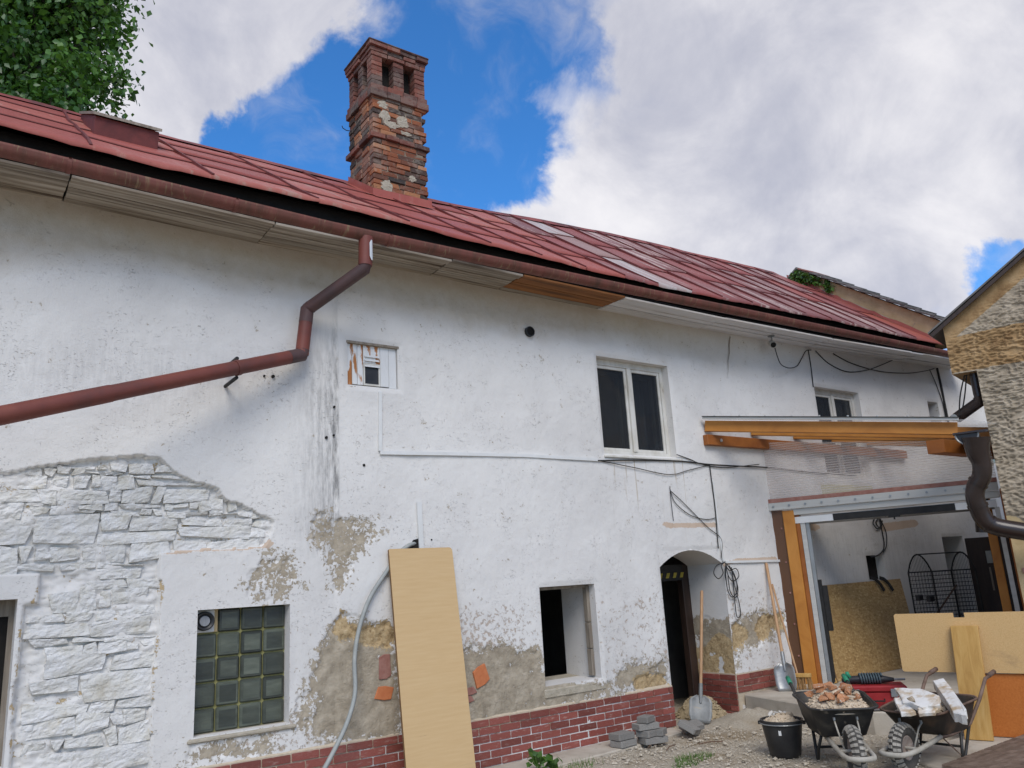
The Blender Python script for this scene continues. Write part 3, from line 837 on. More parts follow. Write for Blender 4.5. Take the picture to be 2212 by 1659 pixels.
def build_stones():
    rg = random.Random(11)
    zrow = [-.10]
    while zrow[-1] < 3.2: zrow.append(zrow[-1]+rg.choice([.055, .07, .085, .10, .12, .15, .20]))
    bed = lambda k, x: zrow[k]+.022*math.sin(x*2.3+k*1.7)+.014*math.sin(x*6.1+k*2.9)
    for k in range(len(zrow)-1):
        h = zrow[k+1]-zrow[k]
        x = -.8+rg.uniform(0, .2); lean0 = rg.uniform(-.02, .02)
        while x < 2.4:
            w = min(.60, max(.09, h*rg.choice([.7, 1.1, 1.6, 2.2, 2.8, 3.6])))
            lean1 = rg.uniform(-.12, .12)*h
            q = [(x-lean0, bed(k, x)), (x+w-lean1, bed(k, x+w)), (x+w+lean1, bed(k+1, x+w)), (x+lean0, bed(k+1, x))]
            if h > .13 and rg.random() < .42:
                c = rg.uniform(.38, .62); f = rg.uniform(.35, .65)
                m0 = tuple(q[0][i]*(1-c)+q[3][i]*c for i in (0, 1)); m1 = tuple(q[1][i]*(1-c)+q[2][i]*c for i in (0, 1))
                mm = tuple(m0[i]*(1-f)+m1[i]*f for i in (0, 1)); mt = tuple(q[3][i]*(1-f)+q[2][i]*f for i in (0, 1))
                quads = [[q[0], q[1], m1, m0]]+([[m0, mm, mt, q[3]], [mm, m1, q[2], mt]] if w > .16 else [[m0, m1, q[2], q[3]]])
            else: quads = [q]
            for qq in quads: stone(qq, rg)
            lean0 = lean1; x += w


def stone(q, rg):
    mx, mz = sum(p[0] for p in q)/4, sum(p[1] for p in q)/4
    if not in_poly(np.array([mx]), np.array([mz]), STONE_POLY)[0]: return
    x0, x1, z0, z1 = WIN_LEFT_SURROUND
    if z0 < mz < z1 and min(p[0] for p in q) < (x1-.03 if mz > 1.70 else .57): return
    q = [np.array(p) for p in q]
    q = [p+np.array([rg.uniform(-.026, .026), rg.uniform(-.020, .020)]) for p in q]
    nu, nv = 15, 11
    w = np.linalg.norm(q[1]-q[0]); h = np.linalg.norm(q[3]-q[0])
    j = rg.uniform(.0005, .0045); front = rg.uniform(.024, .034); tx, tz = rg.uniform(-.008, .008), rg.uniform(-.009, .009)
    seed = rg.randrange(999); ch = rg.uniform(.10, .34)
    ul = np.concatenate([[-1], np.linspace(-1, 1, nu-2)*(1-.010/w), [1]]); vl = np.concatenate([[-1], np.linspace(-1, 1, nv-2)*(1-.010/h), [1]])
    U, V = np.meshgrid(ul, vl)
    # chipped corners: squeeze the square a little towards a rounded one
    k = ch*.5; Us = U*np.sqrt(1-k*V*V*.5); Vs = V*np.sqrt(1-k*U*U*.5)
    a, b = (Us*(1-2*j/w)+1)/2, (Vs*(1-2*j/h)+1)/2
    X = q[0][0]*(1-a)*(1-b)+q[1][0]*a*(1-b)+q[2][0]*a*b+q[3][0]*(1-a)*b
    Z = q[0][1]*(1-a)*(1-b)+q[1][1]*a*(1-b)+q[2][1]*a*b+q[3][1]*(1-a)*b
    edge = np.maximum(np.abs(U), np.abs(V)) > .99
    X = X+edge*(vnoise(X*45, Z*45, seed)-.5)*.024; Z = Z+edge*(vnoise(X*45+9, Z*45, seed+1)-.5)*.020
    Y = front+tx*.7*U+tz*.7*V+(fbm(X*12, Z*26, 3, seed)-.5)*.022+(fbm(X*38, Z*52, 3, seed+5)-.5)*.014
    e2 = np.clip((np.maximum(np.abs(U), np.abs(V))-.62)/.38, 0, 1)**3
    Y = Y+e2*.006*rg.uniform(.2, 1.3)
    Y = np.where(edge, .080, Y)
    grid_mesh('stone', np.stack([X, Y, Z], -1), np.ones((nv-1, nu-1), bool), M['stone'], wall, smooth=False)


build_stones()


def reveal(name, key, d, arch=False, bottom=True, right_attr=False, parent=house):
    x0, x1, z0, z1 = OPEN[key]
    mb = MB()
    if arch:
        pts = [(x0, z0)] + [(x, float(ARCH(x))) for x in np.linspace(x0, x1, 25)] + [(x1, z0)]
    else:
        pts = [(x0, z0), (x0, z1), (x1, z1), (x1, z0)]
        if bottom: pts.append((x0, z0))
    for a, b in zip(pts[:-1], pts[1:]):
        n = 4
        for k in range(n):
            ya, yb = d*k/n, d*(k+1)/n
            mb.add([(a[0], ya, a[1]), (b[0], ya, b[1]), (b[0], yb, b[1]), (a[0], yb, a[1])], [(0, 1, 2, 3)])
    return mb.build(name, M['plaster'], parent, smooth=False)


for k, d in [('block', .15), ('upper', .22), ('lower', .60), ('far', .22), ('left', .24), ('niche', .45), ('inner', .5), ('hatch', .06), ('slit', .3)]:
    reveal('window_reveal' if k not in ('inner', 'niche', 'hatch') else {'inner': 'doorway_reveal', 'niche': 'niche_reveal', 'hatch': 'hatch_reveal'}[k], k, d)
reveal('doorway_reveal', 'door', .6, arch=True, bottom=False)

# the weathered right jamb of the doorway carries the patches
ys = np.linspace(0, .6, 42); zs = np.linspace(-.1, 1.80, 130)
Yg, Zg = np.meshgrid(ys, zs)
bare = np.clip((1.18-Zg+.25*(fbm(Yg*4, Zg*4, 3, 5)-.5))/.1, 0, 1)*.9
clay = np.clip((.86-Zg+.10*np.sin(Yg*9))/.05, 0, 1)*np.clip((Zg-.40)/.04, 0, 1)*.85
Xg = 8.226 + (fbm(Yg*9, Zg*9, 4, 6)-.5)*.02*(bare > .3)
grid_mesh('jamb_plaster', np.stack([Xg, Yg, Zg], -1), np.ones((129, 41), bool), M['plaster'], house, dict(bare=bare, clay=clay, chips=np.clip(1.5-Zg, 0, 1)*.8))

# back, ends and gables of the house, closing the rooms behind the facade
mb = MB(); mb.box((-4.05, 5.0, -.1), (13.9, 5.25, 5.2)); mb.build('rear_wall', M['plaster'], house)
for x in (-4.2, 16.9):
    mb = MB()
    if x < 0: mb.prism([(x, -.02, -.1), (x, 5.2, -.1), (x, 5.2, 5.3), (x, 2.35, 7.0), (x, -.02, 5.3)], (.18, 0, 0))
    else: mb.box((x, .02, -.1), (x+.2, 5.2, 5.0))
    mb.build('end_wall', M['plaster'], house)
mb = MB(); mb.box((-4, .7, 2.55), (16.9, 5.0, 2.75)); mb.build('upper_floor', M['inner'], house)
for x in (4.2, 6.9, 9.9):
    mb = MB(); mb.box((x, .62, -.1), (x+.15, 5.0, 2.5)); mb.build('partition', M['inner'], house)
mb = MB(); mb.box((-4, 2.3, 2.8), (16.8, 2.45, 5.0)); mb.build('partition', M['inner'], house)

# ---- plinth of glazed brick tiles
mb = MB(); mb.box((.6, -.014, -.08), (7.095, .03, .440))
mb.add([(.6, -.014, .440), (7.095, -.014, .440), (7.095, .012, .462), (.6, .012, .462)], [(0, 1, 2, 3)])
plinth = mb.build('plinth', M['mortar'], house)
mb = MB(); mb.box((8.218, -.014, -.1), (9.32, .03, .445)); mb.box((8.214, .03, -.1), (8.24, .58, .445)); plinth_r = mb.build('plinth', M['mortar'], house)


def brick_mesh(name, jit, bev, mat):
    mb = MB(); mb.box((-.5, -.5, -.5), (.5, .5, .5))
    me = bpy.data.meshes.new(name)
    bm = bmesh.new()
    vs = [bm.verts.new(v) for v in mb.v]
    for f in mb.f: bm.faces.new([vs[i] for i in f])
    bmesh.ops.recalc_face_normals(bm, faces=bm.faces)
    bmesh.ops.bevel(bm, geom=list(bm.edges), offset=bev, segments=1, affect='EDGES')
    for v in bm.verts: v.co += Vector((random.uniform(-jit, jit)*.5, random.uniform(-jit, jit), random.uniform(-jit, jit)))
    bm.to_mesh(me); bm.free(); me.materials.append(mat)
    return me


TILES = [brick_mesh('tile', .012, .035, M['tile']) for _ in range(4)]


def tile_rows(parent, a, b, ztop, zbot, axis):
    """Running bond of tiles from a to b along the axis, below ztop."""
    row = 0; z = ztop
    while z-.06 > zbot:
        x = a - (.1235 if row % 2 else 0)
        while x < b-.02:
            l0 = max(x, a); l1 = min(x+.236, b)
            if l1-l0 > .03:
                c = (l0+l1)/2; dz = random.uniform(-.0015, .0015); yo = random.uniform(-.002, .002)
                if axis == 'x': inst('tile', random.choice(TILES), parent, (c, -.015+yo, z-.031+dz), (0, random.uniform(-.006, .006), 0), (l1-l0, .02, .0605))
                else: inst('tile', random.choice(TILES), parent, (8.212+yo, c, z-.031+dz), (random.uniform(-.006, .006), 0, R_(90)), (l1-l0, .02, .0605))
            x += .247
        z -= .0715; row += 1


tile_rows(plinth, 1.1, 7.09, .430, -.03, 'x')
tile_rows(plinth_r, .0, .57, .430, -.08, 'y')
tile_rows(plinth_r, 8.225, 9.15, .430, .19, 'x')

# ---- glass block window with a fan
x0, x1, z0, z1 = OPEN['block']
mb = MB(); mb.box((x0, .135, z0), (x1, .20, z1))
gbw = mb.build('glass_block_window', M['block_mortar'], house)
mb = MB(); mb.box((-.5, -.5, -.5), (.5, .5, .5))
bw, bh = (x1-x0)/4, (z1-z0)/5
for i in range(4):
    for j in range(5):
        if i == 0 and j == 4: continue
        cx, cz = x0+bw*(i+.5), z0+bh*(j+.5)
        q = MB(); q.box((cx-bw/2+.0045, .112, cz-bh/2+.005), (cx+bw/2-.0045, .17, cz+bh/2-.005))
        b = q.build('glass_block', M['block'], gbw, bevel=.012)
        q = MB(); q.box((cx-bw/2+.030, .108, cz-bh/2+.032), (cx+bw/2-.030, .1115, cz+bh/2-.032))
        ob = q.build('glass_face', M['block'], gbw)
cx, cz = x0+bw*.5, z0+bh*4.5
mb = MB(); mb.box((x0+.003, .10, cz-bh/2+.01), (x0+bw-.03, .16, cz+bh/2-.004)); mb.build('vent_plate', M['white_plastic'], gbw, bevel=.006)
mb = MB(); mb.lathe([(.0, -.01), (.05, -.012), (.062, -.045), (.074, -.045), (.078, .0), (.074, .03)], (x0+bw*.40, .095, cz+.005), 28, 'y')
mb.build('vent_fan', M['dark_plastic'], gbw, smooth=True)
mb = MB(); mb.lathe([(0, -.020), (.040, -.020), (.044, -.008)], (x0+bw*.40, .088, cz+.005), 20, 'y'); mb.build('vent_cap', M['curtain'], gbw)
mb = MB(); mb.box((x0+bw-.03, .118, cz-bh/2+.01), (x0+bw, .16, cz+bh/2)); mb.build('vent_plate', M['tan_plaster'], gbw)
mb = MB()
mb.hexa([(x0-.05, -.022, z0-.045), (x1+.06, -.022, z0-.045), (x1+.06, .13, z0-.03), (x0-.05, .13, z0-.03), (x0-.05, -.022, z0-.012), (x1+.06, -.022, z0-.012), (x1+.02, .13, z0+.004), (x0-.0, .13, z0+.004)])
mb.build('sill', M['plaster_patch'], gbw, bevel=.01)


def casement(key, yd, sill=True, curtain=False):
    x0, x1, z0, z1 = OPEN[key]
    fw, fd = .055, .07
    mb = MB()
    for a in [((x0, yd, z0), (x0+fw, yd+fd, z1)), ((x1-fw, yd, z0), (x1, yd+fd, z1)), ((x0+fw, yd, z1-fw-.02), (x1-fw, yd+fd, z1)), ((x0+fw, yd, z0), (x1-fw, yd+fd, z0+fw))]: mb.box(*a)
    xm = (x0+x1)/2
    mb.box((xm-.03, yd-.012, z0+fw), (xm+.03, yd+fd, z1-fw-.02))
    w = mb.build('window', M['frame_white'], house, bevel=.005)
    for (a, b) in [(x0+fw, xm-.03), (xm+.03, x1-fw)]:
        q = MB(); s = .04; c, d = z0+fw, z1-fw-.02
        for bb in [((a+.003, yd+.012, c), (a+s, yd+.05, d)), ((b-s, yd+.012, c), (b-.003, yd+.05, d)), ((a+s, yd+.012, c), (b-s, yd+.05, c+s)), ((a+s, yd+.012, d-s), (b-s, yd+.05, d))]: q.box(*bb)
        q.build('sash', M['frame_white'], w, bevel=.004)
        q = MB(); q.box((a+s, yd+.028, c+s), (b-s, yd+.033, d-s)); q.build('pane', M['glass'], w)
        q = MB()                                           # the inner sash of the double window
        for bb in [((a+.02, yd+.13, c), (a+.06, yd+.16, d-.03)), ((b-.06, yd+.13, c), (b-.02, yd+.16, d-.03)), ((a+.06, yd+.13, d-.08), (b-.06, yd+.16, d-.03))]: q.box(*bb)
        q.build('inner_sash', M['frame_white'], w)
    if sill:
        q = MB(); q.hexa([(x0-.02, -.035, z0-.05), (x1+.03, -.035, z0-.05), (x1+.03, yd, z0-.04), (x0-.02, yd, z0-.04), (x0-.02, -.035, z0-.022), (x1+.03, -.035, z0-.022), (x1, yd, z0+.006), (x0, yd, z0+.006)])
        q.build('sill', M['frame_white'], w, bevel=.006)
    if curtain:
        n = 40; vs = []; fs = []
        for k in range(n+1):
            xx = xm+.02+(x1-xm-.1)*k/n
            yy = yd+.30+.018*math.sin(k*1.3)
            vs += [(xx, yy, z0+.02), (xx, yy, z1-.05)]
        fs = [(2*k, 2*k+2, 2*k+3, 2*k+1) for k in range(n)]
        mesh_obj('curtain', vs, fs, M['curtain'], w, True)
    return w


casement('upper', .10, curtain=True)
casement('far', .10, sill=False, curtain=True)

# left edge window, small slit window, niche bottom
x0, x1, z0, z1 = OPEN['left']
mb = MB(); mb.box((x0, .18, z0), (x1, .235, z0+.07)); mb.box((x0, .18, z1-.12), (x1, .235, z1)); mb.box((x1-.035, .18, z0+.07), (x1, .235, z1-.12))
wl = mb.build('window', M['frame_old'], house); mb = MB(); mb.box((x0, .205, z0+.07), (x1-.035, .212, z1-.12)); mb.build('pane', M['soot'], wl)
x0, x1, z0, z1 = OPEN['slit']
mb = MB(); mb.box((x0, .22, z0), (x0+.22, .29, z1-.12)); sl = mb.build('window', M['white_plastic'], house); mb = MB(); mb.box((x0+.05, .212, z0+.02), (x0+.17, .218, z1-.17)); mb.build('pane', M['soot'], sl)
# remains of a frame in the gutted lower window, and its rough sill
x0, x1, z0, z1 = OPEN['lower']
mb = MB()
for (a, b) in [(z0+.02, z0+.30), (z0+.305, z0+.58), (z0+.585, z1-.01)]: mb.box((x1-.045, .09, a), (x1-.003, .165, b))
lw = mb.build('frame_remnant', M['frame_old'], house, bevel=.006)
mb = MB(); mb.box((x0+.01, .10, z1-.035), (x1-.05, .16, z1-.003)); mb.build('frame_head', M['frame_old'], house)
mb = MB(); mb.hexa([(x0-.02, -.018, z0-.12), (x1+.05, -.018, z0-.12), (x1+.05, .58, z0-.1), (x0, .58, z0-.1), (x0-.02, -.012, z0-.03), (x1+.04, -.012, z0-.03), (x1-.002, .58, z0+.015), (x0+.002, .58, z0+.015)])
mb.build('sill', M['plaster_patch'], house, bevel=.012)
# wall niche in the covered bay gets a black plate for the shade in the hole
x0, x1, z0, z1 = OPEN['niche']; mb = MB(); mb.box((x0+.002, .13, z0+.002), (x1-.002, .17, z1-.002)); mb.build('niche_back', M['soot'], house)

# ---- boarded hatch
x0, x1, z0, z1 = OPEN['hatch']
mb = MB(); mb.box((x0, .045, z0), (x1, .06, z1)); hatch = mb.build('hatch', M['soot'], house)
px = [x0+.004, x0+.058, x0+.114, x0+.175, x0+.36, x0+.455, x1-.004]
for k in range(6):
    a, b = px[k]+.002, px[k+1]-.002
    if k == 3:
        q = MB(); q.box((a, .022, z0+.245), (b, .044, z1-.005)); q.build('plank', M['plank_chipped'], hatch)
        for j, zz in enumerate((z0+.215, z0+.275, z0+.315)):
            q = MB(); q.hexa([(a+.01, .006, zz-.012), (b-.01, .006, zz-.012), (b-.01, .022, zz), (a+.01, .022, zz), (a+.01, .008, zz-.006), (b-.01, .008, zz-.006), (b-.01, .022, zz+.012), (a+.01, .022, zz+.012)]); q.build('louvre', M['plank_white'], hatch)
        q = MB()
        for bb in [((a, .018, z0+.015), (a+.016, .044, z0+.24)), ((b-.016, .018, z0+.015), (b, .044, z0+.24)), ((a+.016, .018, z0+.015), (b-.016, .044, z0+.032)), ((a+.016, .018, z0+.225), (b-.016, .044, z0+.24))]: q.box(*bb)
        q.build('screen_frame', M['frame_white'], hatch)
        q = MB(); q.box((a+.016, .03, z0+.032), (b-.016, .036, z0+.225)); q.build('screen', M['dark_plastic'], hatch)
    else:
        q = MB(); q.box((a, .018+random.uniform(0, .008), z0+random.uniform(.003, .02)), (b, .044, z1-.004)); q.build('plank', M['plank_chipped'] if k < 3 else M['plank_white'], hatch, bevel=.002)
mb = MB(); mb.box((x0-.012, -.01, z1-.012), (x1+.014, .05, z1+.012)); mb.build('hatch_head', M['frame_old'], hatch)

# old drill holes and a settlement crack
for k, (px_, py_, rr) in enumerate([(722, 879, .012), (705, 945, .014), (721, 940, .010), (786, 1005, .014), (590, 813, .016), (571, 812, .010), (932, 1166, .009), (1206, 1000, .010)]):
    c = on_y(px_, py_, -.006); mb = MB(); mb.lathe([(0, -.012), (rr, -.012), (rr*.9, .03)], (c[0], 0, c[2]), 10, 'y'); mb.build('drill_hole', M['soot'], wall)
mb = MB(); cr = [(1573, 728), (1571, 745), (1572, 762), (1569, 780), (1570, 800), (1568, 815)]
for k in range(len(cr)-1):
    a, b = on_y(*cr[k]), on_y(*cr[k+1]); w0, w1 = .022*(1-k/5)+.002, .022*(1-(k+1)/5)+.002
    mb.add([(a[0], -.026, a[2]), (a[0]+w0, -.026, a[2]), (b[0]+w1, -.026, b[2]), (b[0], -.026, b[2])], [(0, 1, 2, 3)])
mb.build('crack', M['frame_old'], wall)
# round vent mouth under the eaves
c = on_y(1141, 718); c[1] = -.028
mb = MB(); mb.lathe([(.0, .03), (.052, .03), (.052, -.02), (.060, -.02), (.060, .06)], tuple(c), 24, 'y'); v = mb.build('vent_pipe', M['dark_plastic'], house, smooth=False)
mb = MB(); mb.lathe([(.0, -.002), (.0515, -.002), (.0515, .02)], tuple(c), 24, 'y'); mb.build('vent_mouth', M['soot'], v)

# ---- doorway: dark frame, hazard lintel, leaf
mb = MB(); mb.box((8.10, .60, -.1), (8.235, .70, 1.80)); mb.box((7.09, .60, -.1), (7.18, .70, 1.80)); mb.box((7.18, .60, 1.66), (8.10, .70, 1.80))
df = mb.build('door_frame', M['dark_wood'], house, bevel=.006)
mb = MB(); mb.box((7.18, .575, 1.60), (8.10, .60, 1.80)); li = mb.build('lintel_board', M['lintel'], house)
for k in range(7):
    xx = 7.25+k*.13
    mb = MB(); mb.prism([(xx, .570, 1.635), (xx+.055, .570, 1.635), (xx+.085, .570, 1.70), (xx+.03, .570, 1.70)], (0, .004, 0)); mb.build('hazard_stripe', M['yellow'], li)
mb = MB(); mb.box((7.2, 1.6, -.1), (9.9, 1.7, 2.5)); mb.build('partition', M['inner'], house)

# ---- eaves: soffit boards, fascia, gutter
jx = [float(on_y(x, y)[0]) for x, y in [(135, 434), (555, 525), (925, 598), (1075, 628), (1290, 664), (1506, 711), (1737, 752), (1908, 777)]]
segs = [-4.0, -1.6] + jx + [13.3, 15.2]
mb = MB()
for a, b in zip(segs[:-1], segs[1:]):
    mb.hexa([(a, -.50, SOFZ(a)+.035), (b, -.50, SOFZ(b)+.035), (b, .03, SOFZ(b)+.035), (a, .03, SOFZ(a)+.035), (a, -.50, SOFZ(a)+.06), (b, -.50, SOFZ(b)+.06), (b, .03, SOFZ(b)+.06), (a, .03, SOFZ(a)+.06)])
soffit = mb.build('soffit', M['tar'], house)
wys = [-.515, -.41, -.305, -.20, -.095, .03]
for i, (a, b) in enumerate(zip(segs[:-1], segs[1:])):
    mt = M['board_grey'] if b < 7.5 else M['board_white']
    for j in range(5):
        m2 = mt
        if abs(a-jx[3]) < .01 and j < 4: m2 = M['board_orange']
        g = random.uniform(.007, .014); dz = random.uniform(-.005, .006)-(0.014 if j == 0 else 0)
        aa, bb = a+random.uniform(.003, .010), b-random.uniform(.003, .010)
        za, zb = SOFZ(aa)+dz, SOFZ(bb)+dz+random.uniform(-.004, .004)
        y0, y1 = wys[j]+g, wys[j+1]-.002
        mb = MB(); mb.hexa([(aa, y0, za), (bb, y0, zb), (bb, y1, zb), (aa, y1, za), (aa, y0, za+.022), (bb, y0, zb+.022), (bb, y1, zb+.022), (aa, y1, za+.022)])
        mb.build('soffit_board', m2, soffit)

EAVZ = lambda X: np.interp(X, [-4, 0, 1.17, 2.64, 4.4, 5.6, 7.1, 8.5, 10.2, 12.6, 16], [5.24, 5.21, 5.17, 5.18, 5.14, 5.13, 5.12, 5.165, 5.195, 5.22, 5.24])
RIDZ = lambda X: np.interp(X, [-4, 0, 1.5, 4.2, 5.5, 8.9, 14, 16], [7.18, 7.16, 7.15, 7.15, 7.2, 7.43, 7.56, 7.6])
GUTZ = lambda X: np.interp(X, [-4, 0, 2.8, 7, 13.7, 16], [4.97, 4.93, 4.865, 4.905, 4.985, 5.0])
XE = 13.78


def RP(X, t, up=0.0):
    y = -.60+2.95*t
    s = math.atan2(RIDZ(X)-EAVZ(X), 2.95)
    return np.array([X, y-math.sin(s)*up, EAVZ(X)+(RIDZ(X)-EAVZ(X))*t+math.cos(s)*up])


mb = MB()
xs_ = np.linspace(-4, XE, 20)
for a, b in zip(xs_[:-1], xs_[1:]):
    mb.add([RP(a, .02, -.05), RP(b, .02, -.05), RP(b, 1, -.05), RP(a, 1, -.05)], [(0, 1, 2, 3)])
    mb.add([(a, -.50, SOFZ(a)+.03), (b, -.50, SOFZ(b)+.03), (b, -.50, EAVZ(b)+.02), (a, -.50, EAVZ(a)+.02)], [(0, 1, 2, 3)])
    mb.add([RP(a, 1, -.05), RP(b, 1, -.05), (b, 5.4, EAVZ(b)), (a, 5.4, EAVZ(a))], [(0, 1, 2, 3)])
roof = mb.build('roof', M['tar'], house)

seams = [-4, -3.1, -2.2, -1.25, -.30, .72, 1.63, 2.57, 3.5, 4.45, 5.12, 5.76, 6.35] + list(np.arange(6.9, XE-.3, .60)) + [XE]
PALE = {13: 'roof_pale', 17: 'roof_worn', 20: 'roof_worn'}
for i, (a, b) in enumerate(zip(seams[:-1], seams[1:])):
    worn = a > 6.3
    mt = M[PALE.get(i, 'roof_worn')] if worn else M['roof_red']
    nrow = 4 if not worn else 3
    jit = random.uniform(-.03, .03) if not worn else random.uniform(-.08, .08)
    for k in range(nrow):
        t0 = k/nrow + (jit if 0 < k else 0); t1 = (k+1)/nrow + (jit if k+1 < nrow else 0)
        m2 = mt
        if worn and random.random() < .3: m2 = random.choice([M['roof_worn'], M['roof_red'], M['roof_worn']])
        nu, nv = 8, 5
        P = np.zeros((nv+1, nu, 3))
        for r in range(nv):
            for c in range(nu):
                X = a+(b-a)*c/(nu-1); t = t0-.012*(r == 0)+(t1-t0)*r/(nv-1)
                wav = (float(vnoise(X*1.7+3, t*5, 61))-.5)*.020
                P[r+1, c] = RP(X, t, .010+.020*(1-r/(nv-1))+wav)
                if k == 0 and r == 0: P[r+1, c] += np.array([0, random.uniform(-.006, .006), random.uniform(-.006, .004)])
        P[0] = P[1]+np.array([0, .012, -.026])
        if k > 0:
            mbf = MB()
            for c in range(nu-1): mbf.bar(P[1, c]+np.array([0, .002, -.012]), P[1, c+1]+np.array([0, .002, -.012]), .008, .008)
            mbf.build('fold', M['seam'], roof)
        grid_mesh('roof_sheet', P, np.ones((nv, nu-1), bool), m2, roof)
for x in seams[1:-1]:
    pts = [RP(x+random.uniform(-.012, .012), t, .03+(float(vnoise(x*1.7+3, t*5, 61))-.5)*.020) for t in np.linspace(-.005, .985, 9)]
    mb = MB()
    for p, q in zip(pts[:-1], pts[1:]): mb.bar(p, q, .022, .026)
    mb.build('seam', M['seam'], roof)
# ridge
mb = MB()
for x in np.linspace(-4, XE-.2, 60)[:-1]:
    x2 = x+(XE+3.8)/59
    h0, h1 = [.035+.02*float(vnoise(np.array(q*2.0), np.array(1.0), 5)) for q in (x, x2)]
    mb.add([RP(x, .955, .03), RP(x2, .955, .03), RP(x2, 1, h1), RP(x, 1, h0), (x, 2.55, RIDZ(x)-.10), (x2, 2.55, RIDZ(x2)-.10)], [(0, 1, 2, 3), (3, 2, 5, 4)])
mb.build('ridge_cap', M['ridge'], roof)

# gutter and its collars
mb = MB(); n = 10; gx = np.linspace(-4, XE+.55, 40); vs = []; fs = []
for x in gx:
    zc = GUTZ(x)+.066+.004*math.sin(x*2.1)
    for k in range(n+1):
        a = math.pi*k/n
        vs.append((x, -.665-.066*math.cos(a), zc-.066*math.sin(a)))
    vs.append((x, -.735, zc+.016)); vs.append((x, -.722, zc+.020))
m = n+3
# profile order: rear edge .. bottom .. front edge, then rolled lip
for i in range(len(gx)):
    b = i*m; zc = GUTZ(gx[i])+.066
    ring = [(-.665+.066*math.cos(math.pi*k/n), zc-.066*math.sin(math.pi*k/n)) for k in range(n+1)] + [(-.737, zc+.018), (-.722, zc+.022)]
    for k, (y, z) in enumerate(ring): vs[b+k] = (gx[i], y, z)
for i in range(len(gx)-1):
    for k in range(m-1): fs.append((i*m+k, (i+1)*m+k, (i+1)*m+k+1, i*m+k+1))
gut = mesh_obj('gutter', vs, fs, M['gutter'], house, True)
for px_ in [(150, 362), (512, 445), (845, 528), (1180, 590), (1430, 640), (1600, 675), (1735, 700), (1905, 735)]:
    x = float(on_y(px_[0], px_[1], -.73)[0]); zc = GUTZ(x)+.066
    mb = MB(); prof = [(-.665+.072*math.cos(a), zc-.072*math.sin(a)) for a in np.linspace(.2, math.pi+.35, 14)]
    vs2 = [(xx, y, z) for xx in (x-.016, x+.016) for y, z in prof]
    mb.add(vs2, [(k, k+1, 15+k, 14+k) for k in range(13)])
    mb.add([(x-.012, -.745, zc+.02), (x+.012, -.745, zc+.02), (x+.012, -.52, zc+.08), (x-.012, -.52, zc+.08)], [(0, 1, 2, 3)])
    mb.build('bracket', M['gutter'], gut)

# downpipe of the facade: spout, swan neck, stub and a long raking run
r = .062
A = np.array([3.02, -.665, 4.90]); B = np.array([3.01, -.66, 4.60]); Cc = np.array([2.66, -.13, 4.31]); D = np.array([2.61, -.13, 3.86])
E1 = on_y(0, 898, -.85); E2 = E1+(E1-D)*.9
mb = MB(); mb.tube([A, (A+B)/2, B+np.array([0, 0, .02])], [r*1.12, r*1.05, r*1.03], 16)
dp = mb.build('downpipe', M['pipe'], house, angle=40)
mb = MB(); mb.tube([B+np.array([0, 0, .03]), B, Cc, Cc-np.array([.004, 0, .03])], r*.98, 16); mb.build('offset_pipe', M['pipe_dark'], dp, angle=40)
mb = MB(); mb.tube([Cc+(B-Cc)*.06, Cc, Cc+(D-Cc)*.3], r*1.03, 16); mb.build('elbow', M['pipe_dark'], dp, angle=40)
mb = MB(); mb.tube([Cc+(D-Cc)*.25, D], r, 16); mb.build('stub_pipe', M['pipe'], dp, angle=40)
d1 = (E1-D)/np.linalg.norm(E1-D)
mb = MB(); mb.tube([D-(D-Cc)*.1, D, D+d1*.16], r*1.03, 16); mb.build('elbow', M['pipe_dark'], dp, angle=40)
mb = MB(); mb.tube([D+d1*.12, D+d1*1.9], r*1.0, 16); mb.build('raking_pipe', M['pipe'], dp, angle=40)
mb = MB(); mb.tube([D+d1*1.84, E2], r*1.06, 16); mb.build('raking_pipe', M['pipe'], dp, angle=40)
pb = D+d1*.72
mb = MB(); mb.tube([pb-d1*.02, pb+d1*.02], r*1.1, 16); mb.build('pipe_clip', M['pipe'], dp, angle=40)
for s in (-1, 1):
    q = pb+np.array([0, 0, s*.085])
    mb = MB(); mb.tube([q, np.array([q[0], .02, q[2]])], .016, 8); mb.build('pipe_hook', M['rubber'], dp, angle=40)
# bare metal where the paint has gone on the spout
mb = MB()
vs = []
for k in range(7):
    for a in np.linspace(-.9, .1, 5):
        zz = 4.86-.20*k/6; wv = 1.0 if 0 < k < 6 else .4
        ang = -1.05+a*wv*.5
        vs.append((3.018+.0665*1.06*math.cos(ang), -.663+.0665*1.06*math.sin(ang), zz))
mesh_obj('bare_patch', vs, [(i*5+j, i*5+j+1, (i+1)*5+j+1, (i+1)*5+j) for i in range(6) for j in range(4)], M['zinc'], dp, True)

# ---- skylight
sx0, sx1 = .86, 1.42
mb = MB()
b0, b1 = [RP(x, .405, .0) for x in (sx0, sx1)]; c0, c1 = [RP(x, .80, .0) for x in (sx0, sx1)]
f0, f1 = b0+np.array([0, -.04, .19]), b1+np.array([0, -.04, .19]); g0, g1 = c0+np.array([0, 0, .09]), c1+np.array([0, 0, .09])
mb.hexa([b0, b1, c1, c0, f0, f1, g1, g0]); sky_l = mb.build('skylight', M['seam'], house, bevel=.004)
mb = MB(); mb.hexa([f0+np.array([-.02, -.03, -.005]), f1+np.array([.02, -.03, -.005]), g1+np.array([.02, 0, 0]), g0+np.array([-.02, 0, 0]), f0+np.array([-.02, -.03, .025]), f1+np.array([.02, -.03, .025]), g1+np.array([.02, 0, .03]), g0+np.array([-.02, 0, .03])])
mb.build('skylight_frame', M['frame_old'], sky_l)
mb = MB(); k0, k1 = f0+(g0-f0)*.12, f1+(g1-f1)*.12
